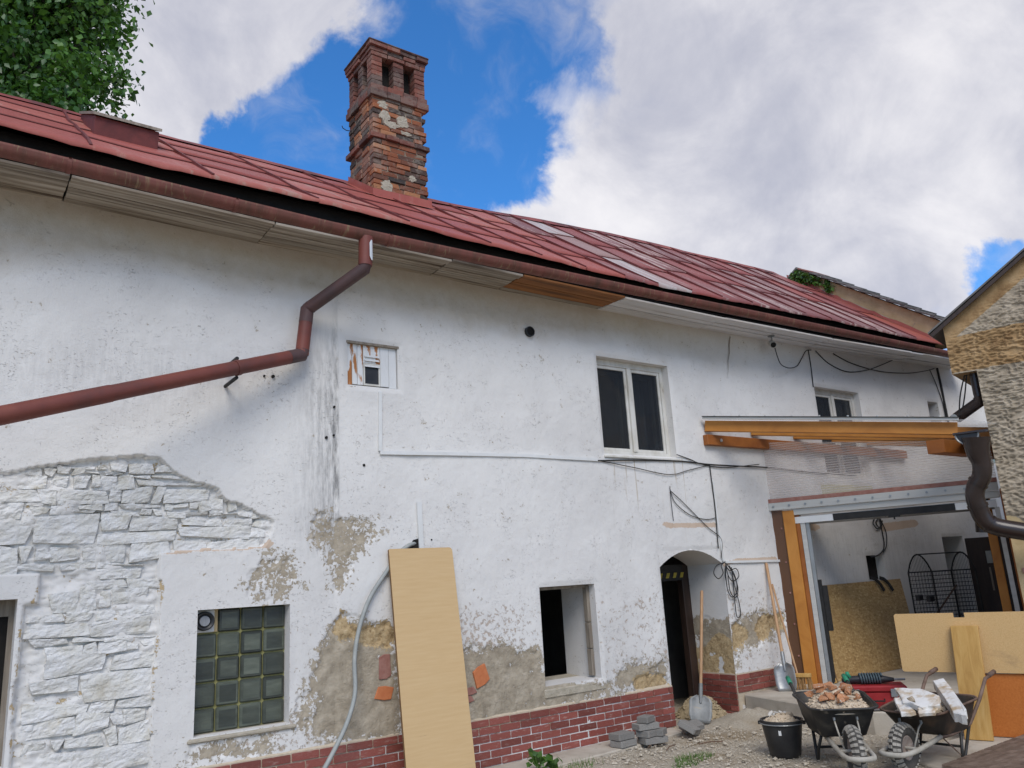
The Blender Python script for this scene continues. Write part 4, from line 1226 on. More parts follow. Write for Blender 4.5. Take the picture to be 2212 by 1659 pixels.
up = np.array([0, -.01, .034])
mb.add([k0+up+np.array([.05, 0, 0]), k1+up-np.array([.05, 0, 0]), g1+up-np.array([.05, .05, .0]), g0+up+np.array([.05, -.05, 0])], [(0, 1, 2, 3)]); mb.build('skylight_pane', M['white_plastic'], sky_l)


# ---- chimney
def build_chimney():
    X0, X1, Y0, Y1 = 4.18, 4.99, 1.52, 2.25
    mb = MB(); mb.box((X0+.012, Y0+.012, 6.2), (X1-.06, Y1-.02, 8.27))
    ch = mb.build('chimney', M['chimney_mortar'], house)
    set_tag(ch, 'weathered brick chimney stack with open arcade top')
    VAR = [brick_mesh('brick', .05, .06, M['brick']) for _ in range(7)]
    VARR = [brick_mesh('brick', .04, .05, M['brick_red']) for _ in range(4)]

    def course(z, h, out=0.0, var=VAR, gap=.010, off=0, notch=True, ragged=.017):
        x = X0-out; first = True; xr = X1+out - (random.choice([0, 0, 0, .03, .07]) if notch else 0)
        while x < xr-.03:
            w = random.uniform(.19, .27) if not (first and off) else random.uniform(.10, .14)
            if xr-(x+w) < .08: w = xr-x
            o_ = random.uniform(-ragged, ragged*.6)
            inst('brick', random.choice(var), ch, (x+w/2, Y0-out+.055-o_, z+h/2+random.uniform(-.003, .003)), (random.uniform(-.02, .02), random.uniform(-.012, .012), random.uniform(-.015, .015)), (w-gap, .12, h-gap*.9))
            x += w; first = False
        y = Y0-out+.115
        while y < Y1+out-.02:
            w = random.uniform(.19, .27)
            if Y1+out-(y+w) < .08: w = Y1+out-y
            o_ = random.uniform(-ragged, ragged*.6)
            inst('brick', random.choice(var), ch, (X0-out+.055-o_, y+w/2, z+h/2+random.uniform(-.003, .003)), (random.uniform(-.012, .012), random.uniform(-.02, .02), R_(90)+random.uniform(-.015, .015)), (w-gap, .12, h-gap*.9))
            y += w
    z = 6.42; k = 0; h = .0735
    while z < 8.05:
        if 7.44 < z < 7.52: course(z, h, .036, VARR, notch=False)
        else: course(z, h, 0, VAR, off=k % 2)
        z += h; k += 1
    course(8.07, .10, .035, VARR, gap=.005, notch=False, ragged=.003)
    course(8.17, .08, .02, VARR, gap=.005, notch=False, ragged=.003)
    # arcade pillars
    def pillar(cx, cy, w, d):
        zz = 8.252
        while zz < 8.69:
            inst('brick', random.choice(VARR), ch, (cx, cy, zz+.036), (0, 0, random.uniform(-.03, .03)), (w, d, .066)); zz += .0725
    wP = .155
    for cx in (X0+.08, (X0+X1)/2, X1-.08): pillar(cx, Y0+.075, wP, .15); pillar(cx, Y1-.075, wP, .15)
    for cx in (X0+.08, X1-.08): pillar(cx, (Y0+Y1)/2, .15, .15)
    mb = MB(); mb.box((X0+.16, Y0+.17, 8.25), (X1-.16, Y1-.17, 8.75)); mb.build('flue', M['soot'], ch)
    course(8.69, .065, .008, VARR, notch=False)
    course(8.755, .06, .022, VARR, notch=False)
    course(8.815, .06, .045, VARR, notch=False, gap=.006)
    mb = MB(); mb.box((X0+.08, Y0+.08, 8.70), (X1-.02, Y1, 8.80)); mb.box((X0-.055, Y0-.055, 8.877), (X1+.055, Y1+.055, 8.91)); mb.build('cap_slab', M['brick_red'], ch, bevel=.012)
    # clinging plaster
    def patch(cx, cz, w, h):
        n = 18; ring = []
        for j in range(n):
            a = 2*math.pi*j/n; rr = random.uniform(.68, 1.12)
            ring.append((cx+math.cos(a)*w*rr/2, cz+math.sin(a)*h*rr/2))
        vs = [(x, Y0+.01, z_) for x, z_ in ring] + [(cx+(x-cx)*.86, Y0-.012-random.uniform(0, .010), cz+(z_-cz)*.86) for x, z_ in ring] + [(cx, Y0-.020, cz)]
        fs = [(j, (j+1) % n, n+(j+1) % n, n+j) for j in range(n)] + [(n+j, n+(j+1) % n, 2*n) for j in range(n)]
        mesh_obj('plaster_patch', vs, fs, M['plaster_patch'], ch)
    for q in [(4.32, 7.96, .20, .14), (4.36, 7.80, .17, .24), (4.62, 7.79, .20, .22), (4.45, 7.70, .28, .12), (4.66, 7.63, .24, .07), (4.36, 6.78, .19, .24), (4.74, 6.98, .13, .12), (4.55, 6.64, .10, .09)]: patch(*q)
    # flashing
    b = lambda x, y: RP(x, (y+.6)/2.95, .03)
    mb = MB()
    up = .10
    c0, c1, c2 = (X0-.03, Y0-.03), (X1+.02, Y0-.03), (X0-.03, Y1)
    for p, q, out in [(c0, c1, (0, -.09)), (c2, c0, (-.09, 0))]:
        P, Q = b(*p), b(*q); Po, Qo = b(p[0]+out[0], p[1]+out[1]), b(q[0]+out[0]*1.0, q[1]+out[1])
        U = np.array([0, 0, up])
        mb.add([Po, Qo, Q, P], [(0, 1, 2, 3)]); mb.add([P, Q, Q+U, P+U], [(0, 1, 2, 3)])
    mb.build('flashing', M['roof_red'], ch)
    mb = MB(); mb.tube([(X0-.01, Y1-.1, 7.86), (X0-.09, Y1-.1, 7.85), (X0-.14, Y1-.1, 7.87), (X0-.15, Y1-.1, 7.90)], .006, 6); mb.build('iron_hook', M['rubber'], ch)
    return ch


build_chimney()

# terracotta bits showing in the broken render
for (cx, cy, w, h, rot, mt) in [(1038, 1460, .165, .19, .35, 'terracotta'), (829, 1497, .17, .12, -.25, 'terracotta'), (1012, 1494, .16, .07, .25, 'terracotta_dull'), (830, 1440, .12, .22, .05, 'terracotta_dull'), (1008, 1512, .14, .06, .3, 'terracotta_dull')]:
    p = on_y(cx, cy); c, s = math.cos(rot), math.sin(rot)
    ring = [(p[0]+(a*c-b*s)*w/2, p[2]+(a*s+b*c)*h/2) for a, b in [(-1, -.9), (.2, -1.0), (1, -.8), (.95, .9), (-.1, 1.0), (-.9, .8)]]
    mb = MB(); mb.prism([(x, -.016, z) for x, z in ring], (0, .06, 0)); mb.build('brick', M[mt], wall, bevel=.004)

# ------------------------------------------------------------------ parapet gable at the far end of the roof


def leaves(name, pts, size, mat, parent, seed=1, droop=.3):
    """One mesh of many small folded leaves; pts: list of (position, outward normal, tone)."""
    rg = np.random.default_rng(seed); n = len(pts)
    P = np.array([p[0] for p in pts]); N = np.array([p[1] for p in pts]); tone = np.array([p[2] for p in pts])
    rnd = rg.normal(size=(n, 3)); nor = N*.8+rnd*.75; nor /= np.linalg.norm(nor, axis=1)[:, None]
    t = np.cross(nor, rg.normal(size=(n, 3))); t[:, 2] -= droop; t -= nor*(t*nor).sum(1)[:, None]; t /= np.linalg.norm(t, axis=1)[:, None]
    b = np.cross(nor, t)
    s = size*rg.uniform(.6, 1.25, n)[:, None]
    v0 = P - t*s*.5; v1 = P + b*s*.42 + nor*s*.10 - t*s*.1; v2 = P+t*s*.62; v3 = P - b*s*.42 + nor*s*.10 - t*s*.1
    V = np.stack([v0, v1, v2, v3], 1).reshape(-1, 3)
    base = np.arange(n)*4
    tri = np.concatenate([np.stack([base, base+1, base+2], 1), np.stack([base, base+2, base+3], 1)])
    me = bpy.data.meshes.new(name)
    me.vertices.add(len(V)); me.vertices.foreach_set('co', V.astype(np.float32).ravel())
    me.loops.add(tri.size); me.loops.foreach_set('vertex_index', tri.astype(np.int32).ravel())
    me.polygons.add(len(tri)); me.polygons.foreach_set('loop_start', np.arange(0, tri.size, 3, dtype=np.int32))
    me.update(calc_edges=True)
    at = me.attributes.new('tone', 'FLOAT', 'POINT'); at.data.foreach_set('value', np.repeat(np.clip(tone+rg.normal(size=n)*.16, 0, 1), 4).astype(np.float32))
    me.materials.append(mat)
    return hook(bpy.data.objects.new(name, me), parent)


def build_gable():
    g = thing('parapet_gable', 'tan plastered parapet gable topped with overlapping stone slabs at the roof end', 'gable wall', (XE+.2, 2.0, 0))
    xa, xb = XE, XE+.42
    top_r = on_x(1726, 584, xa); top_e = on_x(2028, 693, xa)
    ridge_y, ridge_z = float(top_r[1]), float(top_r[2])
    sl = (top_e[2]-top_r[2])/(top_e[1]-top_r[1])
    ye = -.75; ze = ridge_z+sl*(ye-ridge_y)
    mb = MB(); poly = [(xa, ye, 5.24), (xa, ye, ze), (xa, ridge_y, ridge_z), (xa, 5.2, ridge_z-(5.2-ridge_y)*.62), (xa, 5.2, 5.0), (xa, .05, 5.0), (xa, .05, 5.24)]
    mb.prism(poly, (xb-xa, 0, 0)); mb.build('wall', M['tan_plaster'], g)
    n = 11
    d = np.array([0, ye-ridge_y, ze-ridge_z]); L = np.linalg.norm(d); d /= L; nrm = np.array([0, -d[2], d[1]]); nrm = nrm if nrm[2] > 0 else -nrm
    P0 = np.array([0, ridge_y, ridge_z])
    for k in range(n):
        a = L*(k+.10)/n; w = L/n*1.28
        dd = d*math.cos(.10)+nrm*math.sin(.10); nn = nrm*math.cos(.10)-d*math.sin(.10)
        c0 = P0+d*a+nrm*.012; c1 = c0+dd*w
        if k == 0: mt = M['terracotta_dull']
        else: mt = M['slate']
        q = MB(); x0, x1 = xa-.09-random.uniform(0, .03), xb+.06; th = .030+random.uniform(0, .012)
        q.hexa([(x0, *c0[1:]), (x1, *c0[1:]), (x1, *c1[1:]), (x0, *c1[1:]), (x0, *(c0+nn*th)[1:]), (x1, *(c0+nn*th)[1:]), (x1, *(c1+nn*th)[1:]), (x0, *(c1+nn*th)[1:])])
        q.build('coping_slab', mt, g, bevel=.006)
    q = MB(); q.prism([(xa-.06, ridge_y+.02, ridge_z+.03), (xb+.05, ridge_y+.02, ridge_z+.03), (xb+.05, ridge_y+1.0, ridge_z-.58), (xa-.06, ridge_y+1.0, ridge_z-.58)], (0, 0, .04)); q.build('coping_slab', M['slate'], g)
    # flaking flashing strip along the roof junction
    strip = MB(); e = 24
    for k in range(e):
        t0, t1 = k/e, (k+1)/e
        a, b = RP(xa-.012, t0*.93+.01, .02), RP(xa-.012, t1*.93+.01, .02)
        h0, h1 = .02+.09*float(vnoise(np.array(t0*19.), np.array(.5), 3)), .02+.09*float(vnoise(np.array(t1*19.), np.array(.5), 3))
        strip.add([a, b, b+np.array([0, 0, h1]), a+np.array([0, 0, h0])], [(0, 1, 2, 3)])
    strip.build('flashing', M['roof_red'], g)
    strip = MB()
    for k in range(e):
        t0, t1 = k/e, (k+1)/e
        a, b = RP(xa-.006, t0*.93+.01, .02), RP(xa-.006, t1*.93+.01, .02)
        strip.add([a, b, b+np.array([0, 0, .06]), a+np.array([0, 0, .06])], [(0, 1, 2, 3)])
    strip.build('flashing_backing', M['concrete'], g)
    # ivy over the peak
    iv = thing('ivy', 'small green ivy clump hanging over the peak of the parapet', 'ivy', (xa, ridge_y, ridge_z-.3))
    pts = []
    for k in range(420):
        y = ridge_y+random.gauss(-.10, .20); z = ridge_z-.02-abs(random.gauss(0, .15))
        if z > ridge_z-(ridge_y-y)*.72-.02 and y < ridge_y: z = ridge_z-(ridge_y-y)*.72-random.uniform(.02, .2)
        if y > ridge_y: z = min(z, ridge_z-(y-ridge_y)*.62+.05)
        pts.append(((xa-random.uniform(.02, .10), y, z), (-1, -.2, .3), random.random()))
    for k in range(60): pts.append(((xa-.05, ridge_y-.55-random.uniform(0, .08), ridge_z-.40-random.uniform(0, .28)), (-1, -.2, .2), random.random()))
    leaves('foliage', pts, .075, M['ivy'], iv, 4)
    q = MB(); q.tube([(xa-.02, ridge_y+.1, ridge_z-.3), (xa-.03, ridge_y-.15, ridge_z-.2), (xa-.03, ridge_y-.45, ridge_z-.42), (xa-.03, ridge_y-.58, ridge_z-.66)], .012, 6); q.build('stem', M['twig'], iv)


build_gable()

# ------------------------------------------------------------------ frames of reference for the bay on the right
PB = np.array([9.41, -.16, 0.0]); WD = np.array([.42, -.908, 0.0]); WD /= np.linalg.norm(WD); WN = np.array([WD[1], -WD[0], 0.0])  # WN faces the yard


def WP(s, z, off=0.0): return PB+WD*s+WN*off+np.array([0, 0, z])
def wpl(px, py, off=0.0): return on_plane(px, py, WN, WN@PB+off)
def s_of(P): return float((np.asarray(P)-PB)@WD)


# ------------------------------------------------------------------ roughcast house on the right
def build_neighbour():
    OFF = .55
    nb = thing('roughcast_house', 'tan roughcast house with ochre band and thin grey roof edge', 'house', tuple(WP(3.5, 0, OFF)))
    pt = lambda px, py: (s_of(wpl(px, py, OFF)), float(wpl(px, py, OFF)[2]))
    cs = pt(2150, 1000)[0]                                   # the corner of the wall
    e0 = pt(2040, 745); e1 = pt(2058, 806); e2 = pt(2106, 797); tip = pt(2010, 718); ver = pt(2212, 540)
    slope = (ver[1]-tip[1])/(ver[0]-tip[0])
    band = [pt(2067, 728), pt(2212, 696), pt(2212, 780), pt(2058, 807)]
    es = min(e0[0], e1[0])+.02
    S1 = cs+5.0
    # front face as a real roughcast relief
    ss = lines(np.round(np.arange(es, cs+1.45, .0105), 4), np.round(np.arange(cs+1.5, S1, .12), 4)); ss = add_line(ss, [cs], .005)
    zs = lines((-.1, 1.7, .06), (1.7, 5.7, .0085), (5.75, 8.4, .06)); zlow = pt(2106, 800)[1]-.01
    zs = add_line(zs, [zlow], .005)
    S, Z = np.meshgrid(ss, zs)
    roofz = lambda s: tip[1]-.06+slope*(s-tip[0])
    sc, zc = (ss[1:]+ss[:-1])/2, (zs[1:]+zs[:-1])/2
    SC_, ZC_ = np.meshgrid(sc, zc)
    keep = (ZC_ < roofz(SC_)+.02) & ((SC_ > cs) | (ZC_ > zlow))
    warp = (fbm(S*6, Z*6, 2, 91)-.5)*.8
    r1 = 1-np.abs(2*fbm(S*15+warp*1.5, Z*36+warp*1.5, 2, 92)-1)*3.0
    low = 2.05+.12*(fbm(S*5, Z*0+3, 3, 95)-.5)*2
    amp = np.clip((Z-low)/.05, 0, 1)
    nearroof = np.clip((roofz(S)-.16-Z)/.22, 0, 1)
    H = amp*(.012+np.clip(r1, -.5, 1)*.020*(.10+.90*nearroof)) + (1-amp)*(fbm(S*5, Z*5, 4, 96)-.5)*.02
    Pn = PB[None, None]+WD*S[..., None]+WN*(OFF+H)[..., None]; Pn[..., 2] = Z
    zt0 = band[0][1]+(band[1][1]-band[0][1])*(S-band[0][0])/(band[1][0]-band[0][0]); zb0 = band[3][1]+(band[2][1]-band[3][1])*(S-band[3][0])/(band[2][0]-band[3][0])
    # split into three parts by colour
    cz = (zt0[1:, 1:]+zt0[:-1, :-1])/2; cb = (zb0[1:, 1:]+zb0[:-1, :-1])/2
    zz = (Z[1:, 1:]+Z[:-1, :-1])/2; lw = (low[1:, 1:]+low[:-1, :-1])/2
    nr = (nearroof[1:, 1:]+nearroof[:-1, :-1])/2
    bandm = ((zz < cz) & (zz > cb)) | (nr < .35)
    lowm = zz < lw
    grid_mesh('wall', Pn, keep & ~bandm & ~lowm, M['roughcast'], nb)
    grid_mesh('ochre_band', Pn, keep & bandm & ~lowm, M['roughcast_band'], nb)
    grid_mesh('wall_base', Pn, keep & lowm, M['tan_plaster'], nb)
    # side wall and boxed eave
    mb = MB(); A = WP(cs, -.1, OFF+.004); D = np.array([.973, .23, 0])*6.3
    mb.add([A, A+D, A+D+np.array([0, 0, zlow+.2]), A+np.array([0, 0, zlow+.2])], [(0, 1, 2, 3)])
    mb.build('side_wall', M['roughcast'], nb)
    mb = MB()
    E0 = WP(es, zlow+.0, OFF+.004); E1 = WP(cs, zlow+.0, OFF+.004); E2 = WP(es, roofz(es), OFF+.004)
    mb.add([E0, E1, E1+D, E0+D], [(0, 1, 2, 3)]); mb.add([E0, E2, E2+D, E0+D], [(0, 1, 2, 3)]); mb.build('boxed_eave', M['roughcast_band'], nb)
    # thin roof sheet, seen from its edge
    a = WP(tip[0]-.03, tip[1]-.05, OFF); b = WP(S1, tip[1]-.05+slope*(S1-tip[0]+.03), OFF)
    up = np.array([0, 0, 1.0])-0*WD
    mb = MB(); o1 = WN*.13; D2 = np.array([.973, .23, 0])*6.4
    mb.hexa([a+o1, b+o1, b+D2, a+D2, a+o1+up*.022, b+o1+up*.022, b+D2+up*.022, a+D2+up*.022]); mb.build('roof', M['fibre'], nb)
    mb = MB(); o2 = WN*.115
    mb.hexa([a+o2-up*.035+WD*.05, b+o2-up*.035, b+o2*.7-up*.035, a+o2*.7-up*.035+WD*.05, a+o2-up*.003+WD*.02, b+o2-up*.003, b+o2*.7-up*.003, a+o2*.7-up*.003+WD*.02]); mb.build('verge_board', M['dark_wood'], nb)
    # its own downpipe, down from the eave and raking back to the bay roof
    q = [wpl(2102, 800, OFF-.12), wpl(2112, 850, OFF-.12), wpl(2118, 868, OFF-.12), wpl(2068, 902, OFF-.35)]
    mb = MB(); mb.tube(q[:3], .05, 14); dpn = mb.build('downpipe', M['brown_plastic'], nb, angle=40)
    mb = MB(); mb.tube([q[1]+(q[2]-q[1])*.4, q[2]+np.array([.0, 0, .01]), q[3]], .068, 14); mb.build('raking_pipe', M['brown_plastic'], dpn, angle=40)
    mb = MB(); mb.lathe([(.06, 0), (.085, .02), (.085, .05), (.06, .07)], tuple(q[3]-np.array([0, 0, .03])), 14); mb.build('pipe_collar', M['hose'], dpn)
    # bricks showing low at the corner
    for k in range(9):
        s = cs+.03+random.uniform(0, .25); z = 1.20+.075*(k % 5)
        mb = MB(); c = WP(s, z, OFF+.006); mb.bar(c, c+WD*random.uniform(.1, .2), .04, .062, bev=.006); mb.build('brick', M['terracotta_dull'], nb)


build_neighbour()


# ------------------------------------------------------------------ timber canopy with polycarbonate front
def build_canopy():
    cn = thing('timber_canopy', 'timber canopy with ribbed clear front, aluminium door head and brown gutter', 'canopy', tuple(WP(0, SLAB_Z, 0)))
    Q = lambda mb, s0, s1, z0, z1, o0, o1: mb.hexa([WP(s0, z0, o1), WP(s1, z0, o1), WP(s1, z0, o0), WP(s0, z0, o0), WP(s0, z1, o1), WP(s1, z1, o1), WP(s1, z1, o0), WP(s0, z1, o0)])
    mb = MB(); Q(mb, -.02, .13, SLAB_Z, 2.43, -.16, .02); mb.build('post', M['timber'], cn, bevel=.006)
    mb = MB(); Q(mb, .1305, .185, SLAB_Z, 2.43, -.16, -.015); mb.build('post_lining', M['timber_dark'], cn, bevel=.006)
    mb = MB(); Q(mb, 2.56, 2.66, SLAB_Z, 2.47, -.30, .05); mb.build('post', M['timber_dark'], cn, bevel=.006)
    mb = MB(); Q(mb, 2.35, 2.45, SLAB_Z, 2.40, -.75, -.62); mb.build('post', M['timber'], cn, bevel=.006)
    mb = MB(); Q(mb, -.19, -.0205, SLAB_Z, 2.44, -.02, -.008); sh = mb.build('side_sheet', M['polycarb_brown'], cn)
    for z in (.55, .95, 1.35, 1.75, 2.2):
        mb = MB(); mb.tube([WP(-.06, z, -.012), WP(-.06, z, .004)], .012, 8); mb.build('screw', M['terracotta_dull'], sh)
    # door head
    mb = MB(); Q(mb, -.195, 2.55, 2.445, 2.545, .021, .045); hd = mb.build('head_rail', M['alu'], cn, bevel=.004)
    for k in range(13):
        mb = MB(); c = WP(-.12+k*.21, 2.497, .045); mb.tube([c, c+WN*.012], .015, 8); mb.build('screw', M['alu_dark'], hd)
    mb = MB(); Q(mb, -.20, 2.55, 2.547, 2.60, .012, .035); mb.build('trim', M['terracotta_dull'], cn)
    mb = MB(); Q(mb, .10, 2.55, 2.36, 2.443, -.08, .012); mb.build('door_track', M['alu'], cn, bevel=.006)
    mb = MB(); Q(mb, .19, 2.50, 2.255, 2.34, -.75, -.03); dl = mb.build('raised_door', M['alu_dark'], cn)
    mb = MB(); Q(mb, .62, 2.05, 2.25, 2.335, -.028, -.015); mb.build('door_seal', M['rubber'], dl)
    for a, b in ((.12, .615), (2.055, 2.50)):
        mb = MB(); Q(mb, a, b, 2.25, 2.335, -.028, -.008); mb.build('door_edge', M['white_plastic'], dl)
    mb = MB(); c = WP(1.35, 2.24, -.03); mb.bar(c-WD*.07, c+WD*.07, .03, .02); mb.bar(c, c+np.array([0, 0, -.04]), .02, .02, up=WN); mb.build('door_handle', M['rubber'], dl)
    mb = MB(); Q(mb, .19, .25, SLAB_Z, 2.25, -.06, -.02); mb.build('door_track', M['alu'], cn)
    mb = MB(); Q(mb, .255, .30, SLAB_Z, 2.25, -.10, -.03); mb.build('door_track', M['alu_dark'], cn)
    mb = MB(); Q(mb, .305, .34, SLAB_Z, 1.5, -.12, -.05); mb.build('door_seal', M['rubber'], cn)
    mb = MB(); Q(mb, .345, .40, .85, 1.42, -.13, -.05); mb.build('door_buffer', M['rubber'], cn)
    mb = MB(); Q(mb, 2.47, 2.52, SLAB_Z, 2.25, -.06, -.02); mb.build('door_track', M['alu'], cn)
    # rafters
    A = np.array([8.19, -.02, 3.60]); zA = on_y(1520, 910)[2]
    A[2] = zA
    cA = WN@A
    B = on_plane(2066, 913, WN, cA); Bb = on_plane(2066, 940, WN, cA)
    hgt = float(B[2]-Bb[2]); dn = np.array([0, 0, -hgt/2])
    mb = MB(); mb.bar(A+dn, B+dn, .07, hgt, bev=.005); mb.build('rafter', M['timber'], cn)
    bx = np.array([1.0, 0, 0])
    for k in (.95, 1.9, 2.85, 3.8):
        mb = MB(); mb.bar(A+dn+bx*k, B+dn+bx*k, .07, hgt, bev=.005); mb.build('rafter', M['timber'], cn)
    # clear roof sheet with a dark metal edge
    e = WN*.10; up = np.array([0, 0, .012])
    mb = MB(); L = bx*4.4
    mb.hexa([A+e+up, B+e+up+(B-A)*.05, B+L+up+(B-A)*.05, A+L+up, A+e+up*2, B+e+up*2+(B-A)*.05, B+L+up*2+(B-A)*.05, A+L+up*2]); rs = mb.build('roof_sheet', M['polycarb_roof'], cn)
    mb = MB(); mb.bar(A+e+up*2.2, B+e+up*2.2+(B-A)*.01, .03, .030); mb.build('roof_trim', M['alu'], cn)
    mb = MB(); mb.bar(A+e+up*3.8, B+e+up*3.8+(B-A)*.01, .06, .008); mb.build('roof_trim', M['rubber'], cn)
    for k in range(9):
        c = A+e+(B-A)*(k+.5)/9+up*4.2; mb = MB(); mb.tube([c, c+np.array([0, 0, .016])], .012, 8); mb.build('screw', M['alu'], rs)
    # ledger on the facade and eave beam, both running along the facade
    z1, z0 = on_y(1528, 938, -.09)[2], on_y(1530, 960, -.09)[2]
    xl = float(on_y(1529, 950, -.09)[0])
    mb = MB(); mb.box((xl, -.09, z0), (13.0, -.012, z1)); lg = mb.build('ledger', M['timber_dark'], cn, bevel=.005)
    mb = MB(); mb.tube([(xl+.26, -.10, (z0+z1)/2), (xl+.26, -.085, (z0+z1)/2)], .022, 10); mb.build('bolt', M['alu'], lg)
    eb = on_plane(2002, 968, WN, cA-.35); z_ = eb[2]
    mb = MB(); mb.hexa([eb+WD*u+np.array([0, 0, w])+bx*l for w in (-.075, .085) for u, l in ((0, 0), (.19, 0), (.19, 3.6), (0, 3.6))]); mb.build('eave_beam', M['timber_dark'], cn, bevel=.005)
    # ribbed front sheet
    tl = WP(-.20, 2.60, .004); tr = WP(2.55, 2.60, .004)
    ztl = A[2]-hgt-.02+0; s_line = lambda s: float(np.interp(s, [-.2, 2.55], [A[2]-hgt+.02-.10, B[2]-hgt+.02]))
    mb = MB(); mb.hexa([WP(-.20, 2.60, -.012), WP(2.55, 2.60, -.012), WP(2.55, 2.60, -.002), WP(-.20, 2.60, -.002), WP(-.20, s_line(-.2), -.012), WP(2.55, s_line(2.55), -.012), WP(2.55, s_line(2.55), -.002), WP(-.20, s_line(-.2), -.002)])
    mb.build('front_sheet', M['polycarb'], cn)
    # half-round gutter with end cap, and the fat brown downpipe
    oG = cA-WN@PB+.06
    gc = wpl(2088, 938, oG); r = .115
    d = np.array([.93, .36, 0.0]); sd = np.array([.36, -.93, 0.0])
    ring = [gc+sd*r*math.cos(a)-np.array([0, 0, r*math.sin(a)]) for a in np.linspace(0, math.pi, 14)]
    mb = MB(); n = 14
    mb.add(ring+[p+d*3.2 for p in ring], [(k, k+1, n+k+1, n+k) for k in range(n-1)])
    gt = mb.build('gutter', M['brown_plastic'], cn, smooth=True)
    mb = MB(); mb.prism(ring, -d*.015); mb.build('end_cap', M['brown_plastic'], gt)
    mb = MB(); mb.tube([p-d*.018 for p in ring], .010, 6); mb.build('end_cap', M['alu_dark'], gt)
    mb = MB(); mb.bar(gc-sd*(r+.02)+np.array([0, 0, .015]), gc+sd*(r+.10)+np.array([0, 0, .015]), .10, .02); mb.build('gutter_rim', M['brown_plastic'], gt)
    pp = [wpl(x, y, oG-.02*i) for i, (x, y) in enumerate([(2108, 944), (2112, 975), (2121, 1004), (2120, 1030), (2109, 1050), (2106, 1072), (2113, 1095), (2120, 1112), (2132, 1128), (2150, 1137), (2185, 1144), (2260, 1156), (2330, 1166)])]
    pp += [pp[-1]+WD*1.1-np.array([0, 0, .10]), pp[-1]+WD*1.25-np.array([0, 0, .25]), pp[-1]+WD*1.28-np.array([0, 0, 1.2]), pp[-1]+WD*1.28-np.array([0, 0, float(pp[-1][2])+.02])]
    sm = []
    for k in range(len(pp)-1):
        p0, p1, p2, p3 = pp[max(k-1, 0)], pp[k], pp[k+1], pp[min(k+2, len(pp)-1)]
        for u in np.linspace(0, 1, 5)[:-1]: sm.append(.5*((2*p1)+(-p0+p2)*u+(2*p0-5*p1+4*p2-p3)*u*u+(-p0+3*p1-3*p2+p3)*u**3))
    sm.append(pp[-1])
    rr = [.125 if k < 6 else .098 for k in range(len(sm))]; rr[:8] = list(np.linspace(.15, .10, 8))
    mb = MB(); mb.tube(sm, rr, 20); dp2 = mb.build('downpipe', M['brown_plastic'], cn, angle=50)
    for k in (14, 23, 33):
        mb = MB(); mb.tube([sm[k], sm[k+1]], .108, 20); mb.build('pipe_collar', M['brown_plastic'], dp2, angle=50)
    # down strut inside, and sagging plastic behind it
    mb = MB(); c = wpl(2130, 1110, -.9); mb.tube([wpl(2118, 1075, -.6), wpl(2124, 1150, -.6)], .085, 14); mb.build('inner_pipe', M['brown_plastic'], dp2, angle=50)


build_canopy()

# ------------------------------------------------------------------ things under and around the canopy


def board(name, label, c4, th, mat, edge=None, group=None, bevel=.0, cat='board'):
    """A flat board from four corners (bottom left, bottom right, top right, top left), thickness away from the viewer."""
    c4 = [np.array(c, float) for c in c4]
    n = np.cross(c4[1]-c4[0], c4[3]-c4[0]); n /= np.linalg.norm(n)
    if n@(CAM-c4[0]) > 0: n = -n
    mb = MB(); mb.hexa([c4[0], c4[1], c4[1]+n*th, c4[0]+n*th, c4[3], c4[2], c4[2]+n*th, c4[3]+n*th])
    o = mb.build(name, mat, None, bevel=bevel)
    if edge is not None:
        o.data.materials.append(edge)
        for p in o.data.polygons:
            if abs(Vector(n)@p.normal) < .6: p.material_index = 1
    set_tag(o, label, cat, group)
    return o


# big beech board leaning on the facade
bl, br_ = on_y(851, 1600, -.40), on_y(996, 1600, -.40)
tl, tr = on_y(836, 1188, -.035), on_y(972, 1183, -.035)
ztop = (tl[2]+tr[2])/2
X0, X1 = tl[0], tr[0]
b0 = on_y(862, 1700, -.36); b1 = on_y(1007, 1700, -.36)
low = [(X0-.015, -.36, .02), (X1-.035, -.36, .02)]


def laminate_board():
    n = 5; r = .035
    bx, by = X0-.02, X1-.02
    pts = [(0, 0), (1, 0)]
    H = math.hypot(ztop-.03, .325); w = X1-X0
    ring = [(0, 0), (w, 0)]
    for a in np.linspace(0, math.pi/2, n): ring.append((w-r+r*math.cos(a), H-r+r*math.sin(a)))
    for a in np.linspace(math.pi/2, math.pi, n): ring.append((r*.4+r*.4*math.cos(a), H-r*.4+r*.4*math.sin(a)))
    o3 = np.array([X0-.03, -.37, .03]); ux = np.array([1.0, 0, 0]); uz = np.array([.03, .325, ztop-.03]); uz /= np.linalg.norm(uz); un = np.cross(ux, uz); un = un if un[1] < 0 else -un
    mb = MB(); mb.prism([o3+ux*a+uz*b for a, b in ring], un*.028)
    o = mb.build('laminate_board', M['laminate'], None)
    o.data.materials.append(M['edge_dark'])
    for p in o.data.polygons:
        if abs(Vector(un)@p.normal) < .6: p.material_index = 1
    set_tag(o, 'tall beech laminate board leaning on the facade over the plinth', 'board')


laminate_board()

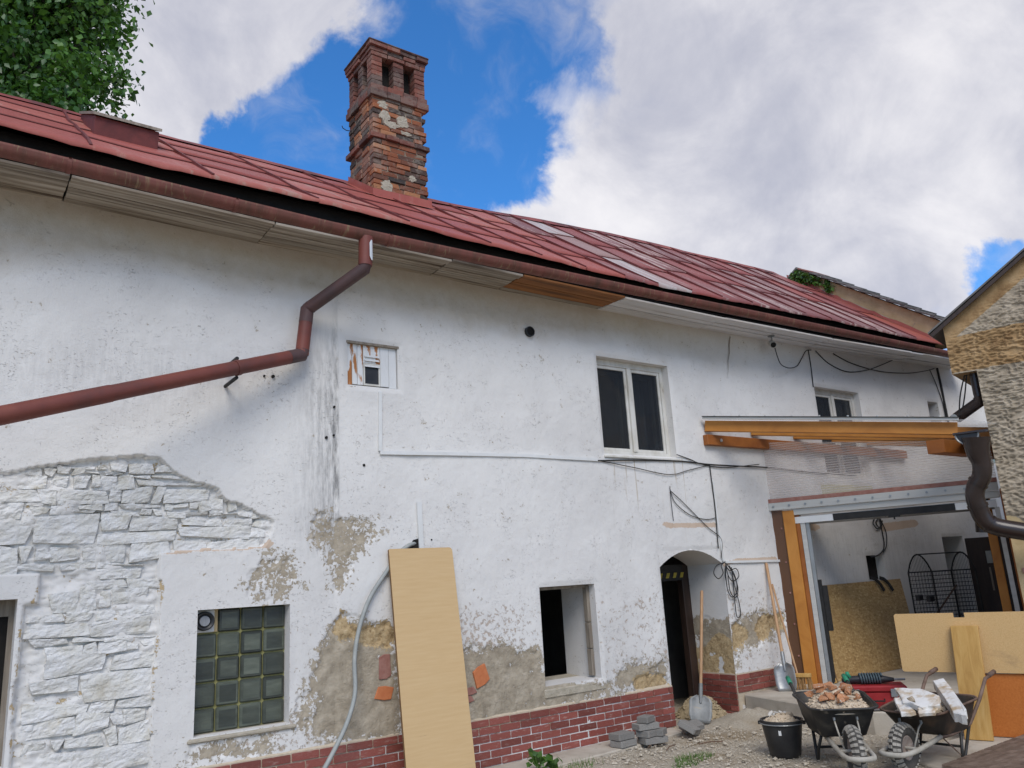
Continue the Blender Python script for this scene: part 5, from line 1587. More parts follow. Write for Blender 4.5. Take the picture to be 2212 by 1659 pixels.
# strand board leaning on the facade inside the bay
a, b = on_z(1792, 1477, SLAB_Z+.003), on_z(2010, 1436, SLAB_Z+.003)
ya = -.37
t0, t1 = on_y(1768, 1268, -.03), on_y(1950, 1247, -.03)
zt = float((t0[2]+t1[2])/2)
board('strand_board', 'large strand board panel leaning on the white wall inside the bay', [(9.66, ya, SLAB_Z+.004), (11.9, ya, SLAB_Z+.004), (12.25, -.035, zt), (10.14, -.035, zt)], .018, M['osb'], M['edge_dark'])
for k, (da, lab) in enumerate([(0, 'thin brown offcut strip standing beside the strand board, nearer the door track'), (.10, 'thin tan offcut strip standing against the edge of the strand board')]):
    mb = MB(); mb.bar((9.60+da*.6, -.44+da*.2, SLAB_Z+.003), (9.86+da*.5, -.05, .98), .02, .05, up=(0, -1, 0)); set_tag(mb.build('offcut_strip', M['edge_dark'] if k else M['prop'], None), lab, 'wood strip')
# straps over its top edge
for k, (px, lab) in enumerate([(1893, 'black strap hooked over the strand board, below the wall niche'), (1912, 'second black strap hooked over the strand board, nearer the cage')]):
    c = on_y(px, 1256, -.05); mb = MB(); pts = [c+np.array([-.10, .02, .06]), c+np.array([-.03, -.01, .035]), c+np.array([.02, -.04, -.03]), c+np.array([.06, -.07, -.14])]
    for p, q in zip(pts[:-1], pts[1:]): mb.bar(p, q, .05, .012, up=(0, -1, 0))
    set_tag(mb.build('strap', M['rubber'], None), lab, 'strap')

# the barrier: orange board on the ground, chipboard above, plank in front
BD = np.array([math.cos(R_(-73)), math.sin(R_(-73)), 0]); BN = np.array([BD[1], -BD[0], 0]); BO = np.array([8.34, -2.67, 0])
bpl = lambda px, py, off=0.0: on_plane(px, py, BN, BN@BO+off)
P = lambda s, z, off=0.0: BO+BD*s+BN*off+np.array([0, 0, z])
sb = lambda px, py, off=0.0: (float((bpl(px, py, off)-BO)@BD), float(bpl(px, py, off)[2]))
o_l = sb(2090, 1520)[0]; o_t = sb(2180, 1456)[1]
board('hardboard_panel', 'orange-brown hardboard panel standing on the concrete pad', [P(o_l, .018), P(o_l+1.5, .018), P(o_l+1.5, o_t), P(o_l, o_t)], .014, M['hardboard'], M['edge_dark'])
l0 = sb(1942, 1400, .02)[0]; zb = (sb(1946, 1452, .02)[1]+sb(2200, 1453, .02)[1])/2; zt_l = sb(1940, 1330, .02)[1]; zt_r = sb(2205, 1317, .02)[1]
nt0, nt1 = sb(2058, 1325, .02)[0], sb(2082, 1325, .02)[0]; nz = sb(2070, 1334, .02)[1]
zt_ = (zt_l+zt_r)/2; l1 = l0+2.2
mb = MB()
ring = [(l0+.015, zb), (l1, zb), (l1, zt_), (nt1, zt_), (nt1, nz), (nt0, nz), (nt0, zt_), (l0+.015, zt_), (l0, zt_-.015), (l0, zb+.015)]
mb.prism([P(s, z, .022) for s, z in ring], -BN*.02)
cb = mb.build('chipboard_panel', M['chipboard'], None)
set_tag(cb, 'pale chipboard panel with a small notch set above the orange board', 'board')
pt_l, pt_r = sb(2053, 1352, .06), sb(2108, 1352, .06); pb_l, pb_r = sb(2079, 1530, .09), sb(2118, 1530, .09)
mb = MB(); T = .045
c = [P(pb_l[0], .02, .20), P(pb_l[0]+.24, .02, .20), P(pt_l[0]+.24, pt_l[1], .03), P(pt_l[0], pt_l[1], .03)]
mb.hexa([c[0]+BN*T, c[1]+BN*T, c[1], c[0], c[3]+BN*T, c[2]+BN*T, c[2], c[3]]); o = mb.build('timber_plank', M['prop'], None, bevel=.003)
set_tag(o, 'thick fresh timber plank propped upright against the chipboard', 'plank')

# dark cabinet, at the back of the bay
def build_cabinet():
    off = -2.6
    f = lambda px, py: (s_of(wpl(px, py, off)), float(wpl(px, py, off)[2]))
    (s0, z1), (s1, _) = f(2083, 1163), f(2196, 1160)
    cb = thing('dark_cabinet', 'tall dark brown cabinet with pale handle strips at the back of the bay', 'cabinet', tuple(WP((s0+s1)/2, SLAB_Z, off)))
    D = -WN*.45
    def q(name, a, b, za, zb, o, t, m):
        mb = MB(); A, B = WP(a, za, off+o), WP(b, za, off+o); h = np.array([0, 0, zb-za]); d = -WN*t
        mb.hexa([A, B, B+d, A+d, A+h, B+h, B+h+d, A+h+d]); return mb.build(name, m, cb, bevel=.004)
    q('carcass', s0, s1, SLAB_Z, z1, 0, .45, M['dark_wood'])
    sm = (s0+s1)/2
    q('door', s0+.02, sm-.01, SLAB_Z+.06, z1-.03, .02, .019, M['dark_wood']); q('door', sm+.01, s1-.02, SLAB_Z+.06, z1-.03, .02, .019, M['dark_wood'])
    a, b = f(2128, 1190), f(2146, 1216); q('handle_strip', a[0], b[0], b[1], a[1], .03, .009, M['hose'])  # pale strips painted in for reflections on the dark front
    a, b = f(2136, 1225), f(2150, 1275); q('handle_strip', a[0], b[0], b[1], a[1], .026, .005, M['frame_old'])


build_cabinet()


# bird cage with two arched ends
def build_cage():
    cg = thing('bird_cage', 'tall black wire bird cage with arched ends behind the chipboard', 'bird cage', (12.3, -1.2, SLAB_Z))
    pl = lambda px, py, o: on_plane(px, py, WN, WN@PB+o)
    o1 = -1.75
    A = pl(1990, 1400, o1); A[2] = 0; B = pl(2042, 1400, o1); B[2] = 0
    zt = float(pl(2012, 1196, o1)[2]); zs = float(pl(1985, 1236, o1)[2])
    side = (B-A); w = np.linalg.norm(side); side /= w
    dep = np.array([.80, -.60, 0]); L = .62
    H0 = SLAB_Z+.04

    def end(o, nm):
        pts = [o+np.array([0, 0, H0]), o+np.array([0, 0, zs])]
        for u in np.linspace(.12, .88, 9):
            pts.append(o+side*w*u+np.array([0, 0, zs+(zt-zs)*math.sin(math.pi*u)**.8]))
        pts += [o+side*w+np.array([0, 0, zs]), o+side*w+np.array([0, 0, H0])]
        mb = MB(); mb.tube(pts, .013, 6); fr = mb.build('end_frame', M['rubber'], cg)
        mb = MB()
        for k in range(1, 16):
            u = k/16; p = o+side*w*u; mb.tube([p+np.array([0, 0, H0]), p+np.array([0, 0, zs+(zt-zs)*math.sin(math.pi*min(max(u, .02), .98))**.8])], .0028, 4, caps=False)
        for z in np.arange(H0+.05, zs, .055): mb.tube([o+np.array([0, 0, z]), o+side*w+np.array([0, 0, z])], .0028, 4, caps=False)
        mb.build('wire_mesh', M['rubber'], cg)
        for z in (zs, (H0+zs)/2):
            mb = MB(); mb.tube([o+np.array([0, 0, z]), o+side*w+np.array([0, 0, z])], .009, 6); mb.build('rail', M['rubber'], cg)
        return fr
    end(A, 'near'); end(A+dep*L, 'far')
    for o in (A, A+side*w):
        mb = MB()
        for z in np.arange(H0+.05, zs, .055): mb.tube([o+np.array([0, 0, z]), o+dep*L+np.array([0, 0, z])], .003, 4, caps=False)
        for k in range(1, 14): mb.tube([o+dep*L*k/14+np.array([0, 0, H0]), o+dep*L*k/14+np.array([0, 0, zs])], .0028, 4, caps=False)
        mb.build('wire_mesh', M['rubber'], cg)
        for z in (zs, H0+.02):
            mb = MB(); mb.tube([o+np.array([0, 0, z]), o+dep*L+np.array([0, 0, z])], .010, 6); mb.build('rail', M['rubber'], cg)
    t0 = A+side*w*.5+np.array([0, 0, zt]); mb = MB(); mb.tube([t0, t0+dep*L], .010, 6); mb.build('ridge_bar', M['rubber'], cg)
    for u, z in ((.3, 1.15), (.75, 1.13)):
        p = A+side*w*u+np.array([0, 0, z])-WN*-.02
        mb = MB(); mb.box(tuple(p-np.array([.06, .03, .04])), tuple(p+np.array([.06, .03, .04]))); mb.build('feeder', M['dark_plastic'], cg, bevel=.008)
    mb = MB(); mb.tube([A+side*w*.3+np.array([0, -.05, .75]), A+side*w*.9+dep*.35+np.array([0, 0, 1.3])], .012, 6); mb.build('perch', M['twig'], cg)
    mb = MB(); mb.box(tuple(A+np.array([-.02, -.1, 0])+np.array([0, 0, SLAB_Z])), tuple(A+np.array([.62, .35, 0])+np.array([0, 0, SLAB_Z+.04]))); mb.build('base_tray', M['dark_plastic'], cg)


build_cage()

# ------------------------------------------------------------------ tools


def shovel(name, label, tip, top, mat_blade, blade_l=.30, blade_w=.25, face=(0, -1, 0), scoop=.03, hr=.019):
    tip = np.array(tip, float); top = np.array(top, float); d = (top-tip); L = np.linalg.norm(d); d /= L
    t = thing(name, label, 'shovel', tuple(tip))
    face = np.array(face, float); side = np.cross(d, face); side /= np.linalg.norm(side); f2 = np.cross(side, d)
    if f2@face < 0: f2 = -f2
    s0 = tip+d*(blade_l+.02)
    mb = MB(); mb.tube([s0+d*.02-f2*.01, s0+d*.14, top-d*.02, top], [hr*.9, hr, hr*1.02, hr*.75], 10); mb.build('handle', M['handle'], t, angle=50)
    nu, nv = 9, 9; Pg = np.zeros((nv, nu, 3))
    for r in range(nv):
        v = r/(nv-1)
        hw = blade_w/2*(0.80+.20*min(v/.25, 1))*(1-.62*max(0, (v-.80)/.20)**1.6)
        for c in range(nu):
            u = -1+2*c/(nu-1)
            Pg[r, c] = tip+d*(blade_l*v+.012*(1-u*u)*(0))+side*hw*u+f2*(scoop*(u*u)-scoop*.6*(1-v)*.4)
    o = grid_mesh('blade', Pg, np.ones((nv-1, nu-1), bool), mat_blade, t)
    sol = o.modifiers.new('thick', 'SOLIDIFY'); sol.thickness = .003
    mb = MB(); mb.tube([tip+d*blade_l*.72+f2*.004, s0, s0+d*.12], [.012, .026, .024], 10); mb.build('socket', mat_blade, t, angle=50)
    return t


shovel('shovel', 'flat steel shovel with wooden handle leaning in the doorway', on_y(1512, 1552, -.10)*np.array([1, 1, 0])+np.array([0, 0, .005]), on_y(1516, 1276, .16), M['steel'], .30, .26, face=(-.7, -.7, 0))
shovel('scoop_shovel', 'wide aluminium scoop shovel leaning beside the canopy post', on_z(1704, 1493, SLAB_Z+.005), on_y(1655, 1216, -.03), M['alu_scoop'], .33, .26, face=(-.95, -.3, .2), scoop=.05)


def broom():
    base = on_z(1728, 1483, SLAB_Z+.0); base = np.array([9.10, -.42, SLAB_Z])
    base = on_z(1729, 1487, SLAB_Z)+np.array([-.10, -.06, 0])
    top = on_y(1668, 1262, -.03)
    t = thing('broom', 'straw push broom with thin pale handle standing against the canopy post', 'broom', tuple(base))
    hd = base+np.array([0, 0, .17]); wd = np.array([.45, -.89, 0])
    mb = MB(); mb.bar(hd-wd*.16, hd+wd*.16, .07, .045, bev=.006); mb.build('head', M['prop'], t)
    mb = MB()
    for k in range(120):
        u = random.uniform(-.155, .155); v = random.uniform(-.025, .025); p = hd+wd*u+np.array([wd[1], -wd[0], 0])*v-np.array([0, 0, .02])
        q = p-np.array([0, 0, .145+random.uniform(-.01, .003)])+wd*random.gauss(0, .012)+np.array([wd[1], -wd[0], 0])*random.gauss(0, .012); q[2] = max(q[2], SLAB_Z+.002)
        mb.tube([p, q], .0035, 3, caps=False)
    o = mb.build('bristles', M['bristle'], t); o['kind'] = 'stuff'
    mb = MB(); mb.tube([hd, top], .0125, 8); mb.build('handle', M['handle'], t, angle=50)


broom()

CHUNK = []
for k in range(10):
    bm = bmesh.new(); n = random.randint(9, 14)
    for _ in range(n):
        v = Vector((random.gauss(0, 1), random.gauss(0, 1), random.gauss(0, 1))).normalized()
        v = Vector((v.x*random.uniform(.8, 1.1), v.y*random.uniform(.7, 1), v.z*random.uniform(.5, .8)))*.5
        bm.verts.new(v)
    r = bmesh.ops.convex_hull(bm, input=bm.verts)
    bmesh.ops.delete(bm, geom=[e for e in r['geom_interior'] if isinstance(e, bmesh.types.BMVert)], context='VERTS')
    me = bpy.data.meshes.new('chunk'); bm.to_mesh(me); bm.free(); me.materials.append(M['rub_tan']); CHUNK.append(me)


def chunk(name, loc, size, mat, label, cat, group, flat=1.0):
    me = random.choice(CHUNK)
    o = inst(name, me, None, loc, (random.uniform(-.5, .5), random.uniform(-.5, .5), random.uniform(0, 6)), (size*random.uniform(.8, 1.3), size*random.uniform(.7, 1.0), size*random.uniform(.6, .9)*flat), mat)
    return set_tag(o, label, cat, group)


def heap(name, label, c, rx, ry, h, mat, n=900, zb=0, size=(.012, .035), cat='rubble', rot=0.0, seed=1):
    """Fine rubble: a mounded base covered with many small broken bits, one mass."""
    rg = random.Random(seed); mb = MB()
    nr, ns = 7, 24; vs = []; fs = []
    cr, sr = math.cos(rot), math.sin(rot)
    def hp(u, a):
        x, y = rx*u*math.cos(a), ry*u*math.sin(a)
        z = h*max(0, 1-u**2)*(.75+.5*float(vnoise(np.array(x*9+seed), np.array(y*9), 7)))
        return (c[0]+x*cr-y*sr, c[1]+x*sr+y*cr, zb+z)
    vs.append(hp(0, 0))
    for r in range(1, nr+1):
        for s in range(ns): vs.append(hp(r/nr, 2*math.pi*s/ns))
    for s in range(ns): fs.append((0, 1+s, 1+(s+1) % ns))
    for r in range(nr-1):
        for s in range(ns): fs.append((1+r*ns+s, 1+(r+1)*ns+s, 1+(r+1)*ns+(s+1) % ns, 1+r*ns+(s+1) % ns))
    mb.add(vs, fs)
    for k in range(n):
        u, a = math.sqrt(rg.random())*.96, rg.random()*6.283
        p = np.array(hp(u, a)); s = rg.uniform(*size)
        me = CHUNK[rg.randrange(len(CHUNK))]
        R = Matrix.Rotation(rg.uniform(0, 6), 3, 'Z') @ Matrix.Rotation(rg.uniform(-.8, .8), 3, 'X')
        mb.add([p+np.array(R @ Vector((v.co.x*s*1.4, v.co.y*s, v.co.z*s))) for v in me.vertices], [tuple(f.vertices) for f in me.polygons])
    o = mb.build(name, mat, None)
    return set_tag(o, label, cat, kind='stuff')


# ------------------------------------------------------------------ wheelbarrows


def wheelbarrow(name, label, loc, heading, sc, kind):
    t = thing(name, label, 'wheelbarrow', loc, heading, local=True); t.scale = (sc, sc, sc)
    black = kind == 'plastic'
    # tray: lofted rings of rounded rectangles, outside then inside
    def ring(x0, x1, w0, w1, z0, z1, rad, n=6):
        pts = []
        cor = [(x1, w1, 0), (x0, w0, 1), (x0, -w0, 2), (x1, -w1, 3)]
        for (cx, cy, q) in cor:
            sx = 1 if q in (0, 3) else -1; sy = 1 if q in (0, 1) else -1
            ccx, ccy = cx-sx*rad, cy-sy*rad
            a0 = {0: 0, 1: 90, 2: 180, 3: 270}[q]
            for k in range(n):
                a = R_(a0+90*k/(n-1)); x = ccx+rad*math.cos(a); y = ccy+rad*math.sin(a)
                u = (x-x0)/(x1-x0); pts.append((x, y, z0+(z1-z0)*u))
        return pts
    if black: rg = [ring(-.24, .28, .245, .21, .275, .265, .09), ring(-.29, .36, .285, .25, .40, .385, .11), ring(-.34, .46, .32, .29, .565, .525, .13), ring(-.36, .485, .335, .305, .570, .530, .13)]
    else: rg = [ring(-.26, .20, .235, .19, .275, .26, .10), ring(-.31, .34, .275, .24, .38, .345, .12), ring(-.36, .46, .315, .285, .535, .475, .14), ring(-.372, .475, .327, .297, .540, .480, .14)]
    n = len(rg[0]); inner = [[(x*.985, y*.98, z+.004) for x, y, z in r] for r in rg[2::-1]]
    inner[-1] = [(x*.97, y*.97, z+.012) for x, y, z in rg[0]]
    allr = rg+inner; vs = [p for r in allr for p in r]; fs = []
    for k in range(len(allr)-1):
        for j in range(n): fs.append((k*n+j, k*n+(j+1) % n, (k+1)*n+(j+1) % n, (k+1)*n+j))
    fs.append(tuple(range(n))[::-1]); fs.append(tuple((len(allr)-1)*n+j for j in range(n)))
    mb = MB(); mb.add(vs, fs); tray = mb.build('tray', M['tray_plastic'] if black else M['tray_steel'], t, angle=35)
    mb = MB(); mb.tube(rg[3], .011, 6, closed=True); mb.build('rim', M['tray_plastic'] if black else M['tube_rust'], tray, smooth=True)
    # frame: one bent tube down each side to a loop round the wheel
    mt = M['tube_black'] if black else M['tube_rust']
    gz = .63 if black else .69
    for s in (1, -1):
        mb = MB()
        if black: mb.tube([(-.70, s*.285, gz), (-.45, s*.285, .56), (-.30, s*.25, .44), (-.20, s*.21, .292), (.05, s*.175, .262), (.20, s*.15, .25)], .0165, 10)
        else: mb.tube([(-.74, s*.285, gz-.005), (-.62, s*.285, gz-.02), (-.52, s*.285, gz-.10), (-.42, s*.28, .50), (-.24, s*.235, .31), (-.12, s*.205, .268), (.05, s*.18, .25), (.20, s*.155, .245)], .0165, 10)
        mb.build('handle_tube', mt, t, smooth=True)
        mb = MB()
        if black:
            mb.tube([(-.80, s*.285, gz+.028), (-.66, s*.285, gz-.012)], .024, 10); mb.build('grip', M['green_grip'], t, smooth=True)
        else:
            mb.tube([(-.84, s*.285, gz+.02), (-.70, s*.285, gz-.003)], .023, 10); mb.build('grip', M['tube_rust'], t, smooth=True)
        # legs
        mb = MB()
        if black: mb.tube([(-.16, s*.205, .285), (-.05, s*.215, .05), (-.04, s*.215, .012), (-.02, s*.215, .012), (.03, s*.205, .12), (.10, s*.175, .25)], .015, 8)
        else: mb.tube([(-.24, s*.225, .30), (-.06, s*.21, .02), (-.045, s*.21, .012), (-.02, s*.21, .02), (-.09, s*.205, .27)], .015, 8)
        mb.build('leg', M['tube_black'], t, smooth=True)
        # struts from the tray to the axle
        mb = MB(); mb.tube([(.40, s*.10, .44 if black else .40), (.47, s*.095, .36), (.56, s*.075, .21)], .008, 6); mb.build('strut', M['tube_dusty'], t, smooth=True)
        mb = MB(); mb.tube([(.42, s*.10, .455 if black else .42), (.42, s*.10, .43 if black else .39)], .012, 6); mb.build('bolt', M['alu_dark'], t)
    mb = MB(); mb.tube([(-.03, -.21, .12), (-.03, .21, .12)] if black else [(-.06, -.21, .13), (-.06, .21, .13)], .012, 8); mb.build('cross_brace', M['tube_black'], t)
    if not black:
        mb = MB(); mb.tube([(-.06, .21, .03), (.18, .155, .24)], .006, 6); mb.build('stay_rod', M['tube_rust'], t)
    mb = MB(); loop = [(.20, .15, .25), (.40, .13, .215), (.62, .125, .195), (.76, .12, .19), (.84, .10, .19), (.87, .05, .19), (.875, 0, .19)]
    loop = loop+[(x, -y, z) for x, y, z in loop[-2::-1]]
    mb.tube(loop, .022, 10); mb.build('front_loop', M['tube_dusty'], t, smooth=True)
    # wheel
    wx, R, tw = .60, .205, .054
    wh = bpy.data.objects.new('wheel', None); wh.empty_display_size = .1; COL.objects.link(wh); wh.parent = t; wh.location = (wx, 0, R); wh['_local'] = 1
    mb = MB(); prof = []
    for k in range(17):
        a = 2*math.pi*k/16; prof.append((R-tw+tw*math.cos(a)*1.0, tw*1.02*math.sin(a)))
    mb.lathe(prof, (0, 0, 0), 48, 'y')
    mb.build('tyre', M['tyre_dark'], wh, angle=45)
    mb = MB()
    for k in range(26):                                      # tread lugs
        for s in (1, -1):
            a = 2*math.pi*(k+.25*s)/26
            c = np.array([math.cos(a), 0, math.sin(a)])
            p = c*(R-.008)+np.array([0, s*.034, 0]); q = c*(R+.003)+np.array([0, s*.004, 0])
            e = c*(R-.034)+np.array([0, s*.055, 0])
            mb.bar(q, p, .026, .014, up=c); mb.bar(p, e, .024, .014, up=c)
    mb.build('tread', M['tyre'], wh, angle=45)
    mb = MB(); mb.lathe([(.0, -.012), (.05, -.012), (.085, -.030), (.098, -.036), (.104, -.034), (.104, .034), (.098, .036), (.085, .030), (.05, .012), (.0, .012)], (0, 0, 0), 28, 'y'); mb.build('rim', M['rim'], wh, angle=40)
    mb = MB(); mb.tube([(0, -.115, 0), (0, .115, 0)], .014, 10); mb.build('axle', M['tube_dusty'], wh)
    return t


B1 = (6.809, -2.306, -.012); H1 = R_(-134.7); S1_ = .946
B2 = (7.299, -2.926, -.004); H2 = R_(-177.2); S2_ = .922
wheelbarrow('wheelbarrow', 'black plastic wheelbarrow with green grips heaped with brick rubble', B1, H1, S1_, 'plastic')
wheelbarrow('wheelbarrow', 'dark steel wheelbarrow with rusty handles loaded with white plaster slabs', B2, H2, S2_, 'steel')


def to_world(B, H, S, p):
    c, s = math.cos(H), math.sin(H)
    return np.array([B[0]+S*(c*p[0]-s*p[1]), B[1]+S*(s*p[0]+c*p[1]), B[2]+S*p[2]])


c1 = to_world(B1, H1, S1_, (.07, 0, .50)); heap('fine_rubble', 'fine grey rubble and mortar filling the black wheelbarrow', c1, .36, .275, .16, M['rub_tan'], 520, c1[2]-.02, (.014, .04), rot=H1, seed=3)
random.seed(21)
for k in range(30):
    u, a = math.sqrt(random.random())*.85, random.random()*6.283
    lx, ly = .07+.34*u*math.cos(a), .25*u*math.sin(a)
    p = to_world(B1, H1, S1_, (lx, ly, .545+.13*(1-u*u)))
    if k % 5 < 3: chunk('brick_lump', tuple(p), random.uniform(.11, .18), M['rub_orange'], 'broken orange brick lump heaped in the black wheelbarrow', 'brick lump', 'brick lumps in the black wheelbarrow')
    else: chunk('plaster_lump', tuple(p), random.uniform(.06, .10), M['rub_tan'], 'tan plaster lump heaped in the black wheelbarrow', 'plaster lump', 'plaster lumps in the black wheelbarrow')
c2 = to_world(B2, H2, S2_, (.04, 0, .44)); heap('fine_rubble', 'fine tan rubble filling the steel wheelbarrow', c2, .36, .25, .07, M['rub_tan'], 320, c2[2]-.01, (.014, .045), rot=H2, seed=5)
for k in range(12):
    u, a = .55+.35*random.random(), random.random()*6.283
    p = to_world(B2, H2, S2_, (.04+.38*u*math.cos(a), .26*u*math.sin(a), .475+.04*(1-u)))
    chunk('stone_lump', tuple(p), random.uniform(.08, .14), M['rub_tan'], 'rough tan stone lump under the white slabs in the steel wheelbarrow', 'stone lump', 'stone lumps in the steel wheelbarrow')


def plaster_slab(label, corners, th):
    """A broken slab from its top outline (measured points at given heights), thickness downwards, edges chipped."""
    P = [on_z(*c) for c in corners]; out = []
    for k in range(len(P)):
        a, b = P[k], P[(k+1) % len(P)]
        for u in (0, .33, .66):
            p = a+(b-a)*u
            out.append(p+(np.array([random.gauss(0, .007), random.gauss(0, .007), random.gauss(0, .003)])))
    n = len(out); c = sum(out)/n
    nn = np.cross(P[1]-P[0], P[2]-P[0]); nn /= np.linalg.norm(nn); nn = nn if nn[2] > 0 else -nn
    top = [c+(p-c)*.93+nn*.004 for p in out]; bot = [c+(p-c)*random.uniform(.95, 1.04)-nn*th for p in out]
    fs = [(k, (k+1) % n, n+(k+1) % n, n+k) for k in range(n)]+[(2*n+k, 2*n+(k+1) % n, (k+1) % n, k) for k in range(n)]+[tuple(range(2*n, 3*n)), tuple(range(n, 2*n))[::-1]]
    mb = MB(); mb.add(out+bot+top, fs); o = mb.build('plaster_slab', M['slab_white'], None)
    set_tag(o, label, 'plaster slab')


q = lambda x, y, z: to_world(B2, H2, S2_, (x, y, z))
plaster_slab('long thick white plaster bar slanting down over the steel barrow rim', [(2016, 1470, .62), (2038, 1465, .63), (2088, 1533, .50), (2084, 1545, .47), (2062, 1540, .47)], .07)
plaster_slab('broad white plaster slab with tan broken edge in the steel barrow', [(1935, 1487, .60), (1985, 1487, .61), (2028, 1502, .58), (2032, 1522, .53), (1995, 1528, .51), (1955, 1518, .53)], .045)
plaster_slab('narrow white plaster piece slanting down to the front rim', [(1928, 1509, .54), (1946, 1505, .55), (1977, 1539, .48), (1945, 1540, .475)], .028)
plaster_slab('small flat white plaster piece at the front rim of the steel barrow', [(1983, 1530, .50), (2028, 1527, .51), (2021, 1540, .475), (1984, 1541, .47)], .025)
chunk('stone_lump', tuple(on_z(1968, 1510, .57)), .09, M['rub_tan'], 'single tan stone lump sitting on the broad white slab', 'stone lump', None)


# ------------------------------------------------------------------ bucket
def build_bucket():
    c = (6.60, -1.93, -.012); r0, r1, h = .165, .215, .37
    c = tuple(on_z(1697, 1628, 0.0)*np.array([1, 1, 0])+np.array([0, 0, -.012]))
    b = thing('bucket', 'black plastic builder bucket full of pale rubble', 'bucket', c, local=True)
    s = .86
    mb = MB(); mb.lathe([(0, .012), (r0*s-.01, .0), (r0*s, .01), (r1*s, h*s-.04), (r1*s+.012, h*s-.035), (r1*s+.012, h*s), (r1*s-.004, h*s), (r0*s-.006, .02), (0, .022)], (0, 0, 0), 36); mb.build('shell', M['bucket'], b, angle=40)
    mb = MB(); pts = [((r1*s+.015)*math.cos(a), (r1*s+.015)*math.sin(a), h*s-.03+.0*a) for a in np.linspace(2.2, 5.3, 16)]; mb.tube(pts, .005, 6); mb.build('bail_handle', M['alu_dark'], b)
    for a in (2.2, 5.3):
        mb = MB(); p = np.array([(r1*s+.012)*math.cos(a), (r1*s+.012)*math.sin(a), h*s-.03]); mb.box(tuple(p-.016), tuple(p+.016)); mb.build('handle_lug', M['bucket'], b, bevel=.004)
    dcam = CAM-np.array(c); az = math.atan2(dcam[1], dcam[0])
    a = az-.15; rr = r1*s*.93; mb = MB()
    pts = [((rr+.007)*math.cos(a+u), (rr+.007)*math.sin(a+u), z) for u, z in ((-.07, .20), (.07, .20), (.06, .245), (-.07, .25))]
    mb.add(pts, [(0, 1, 2, 3)]); mb.build('paper_label', M['white_plastic'], b)
    heap('fine_rubble', 'fine pale rubble filling the black bucket', c, r1*s-.014, r1*s-.014,   .075, M['rub_tan'], 200, c[2]+h*s-.035, (.012, .035), seed=9)
    for k in range(9):
        u, a = math.sqrt(random.random())*.11, random.random()*6.283
        chunk('plaster_lump', (c[0]+u*math.cos(a), c[1]+u*math.sin(a), c[2]+h*s+.025+.02*random.random()), random.uniform(.06, .11), M['rub_white'] if k % 3 else M['rub_tan'], 'pale plaster lump heaped in the black bucket', 'plaster lump', 'plaster lumps in the bucket')


build_bucket()


# ------------------------------------------------------------------ red toolbox and tools on it
def build_toolbox():
    c = on_z(1892, 1527, SLAB_Z); c = np.array([c[0], c[1], SLAB_Z])
    yaw = R_(-52)
    t = thing('toolbox', 'battered red metal toolbox standing on the slab edge', 'toolbox', tuple(c), yaw, local=True)
    mb = MB(); mb.box((-.30, -.15, 0), (.30, .15, .165)); mb.build('box', M['red_box'], t, bevel=.012)
    mb = MB(); mb.box((-.315, -.165, .168), (.315, .165, .23)); mb.build('lid', M['red_box'], t, bevel=.014)
    for x in (-.18, .18):
        mb = MB(); mb.box((x-.03, -.176, .12), (x+.03, -.166, .20)); mb.build('latch', M['alu_dark'], t, bevel=.003)
    mb = MB(); mb.tube([(-.08, -.16, .10), (-.08, -.19, .085), (.08, -.19, .085), (.08, -.16, .10)], .008, 6); mb.build('carry_handle', M['rubber'], t)
    top = lambda x, y, z: np.array([c[0]+math.cos(yaw)*x-math.sin(yaw)*y, c[1]+math.sin(yaw)*x+math.cos(yaw)*y, c[2]+.231+z])
    g = thing('drill', 'dark power drill wrapped in its slate blue cable on the red toolbox', 'drill', tuple(top(0, 0, 0)), yaw, local=True)
    mb = MB(); mb.tube([(-.30, .0, .042), (-.22, .0, .045), (-.02, 0, .047), (.08, 0, .046), (.16, 0, .042), (.22, 0, .04)], [.02, .040, .045, .045, .030, .018], 12); mb.build('body', M['dark_plastic'], g, smooth=True)
    mb = MB(); mb.tube([(.22, 0, .04), (.33, 0, .04)], .012, 8); mb.build('chuck', M['steel'], g)
    mb = MB()
    pts = [(-.12+.22*k/96, .062*math.cos(k*.55), .055+.052*math.sin(k*.55)) for k in range(97)]
    pts = [(x, y, max(z, .010)) for x, y, z in pts]
    mb.tube(pts, .010, 6); mb.build('cable', M['tool_blue'], g, smooth=True)
    mb = MB(); mb.tube([(-.20, 0, .045), (-.235, -.03, .10), (-.24, -.035, .13)], [.02, .022, .018], 8); mb.build('side_grip', M['green_grip'], g, smooth=True)
    tr = thing('trowel', 'flat steel trowel lying on the slab in front of the toolbox', 'trowel', tuple(to_world(tuple(c), yaw, 1, (.0, -.24, 0))), yaw+.3, local=True)
    mb = MB(); mb.prism([(-.13, -.04, .012), (.05, -.05, .012), (.13, 0, .012), (.05, .05, .012), (-.13, .04, .012)], (0, 0, .003)); mb.build('blade', M['steel'], tr)
    mb = MB(); mb.tube([(-.10, 0, .02), (-.14, 0, .05), (-.25, 0, .05)], .012, 8); mb.build('handle', M['handle'], tr)


build_toolbox()

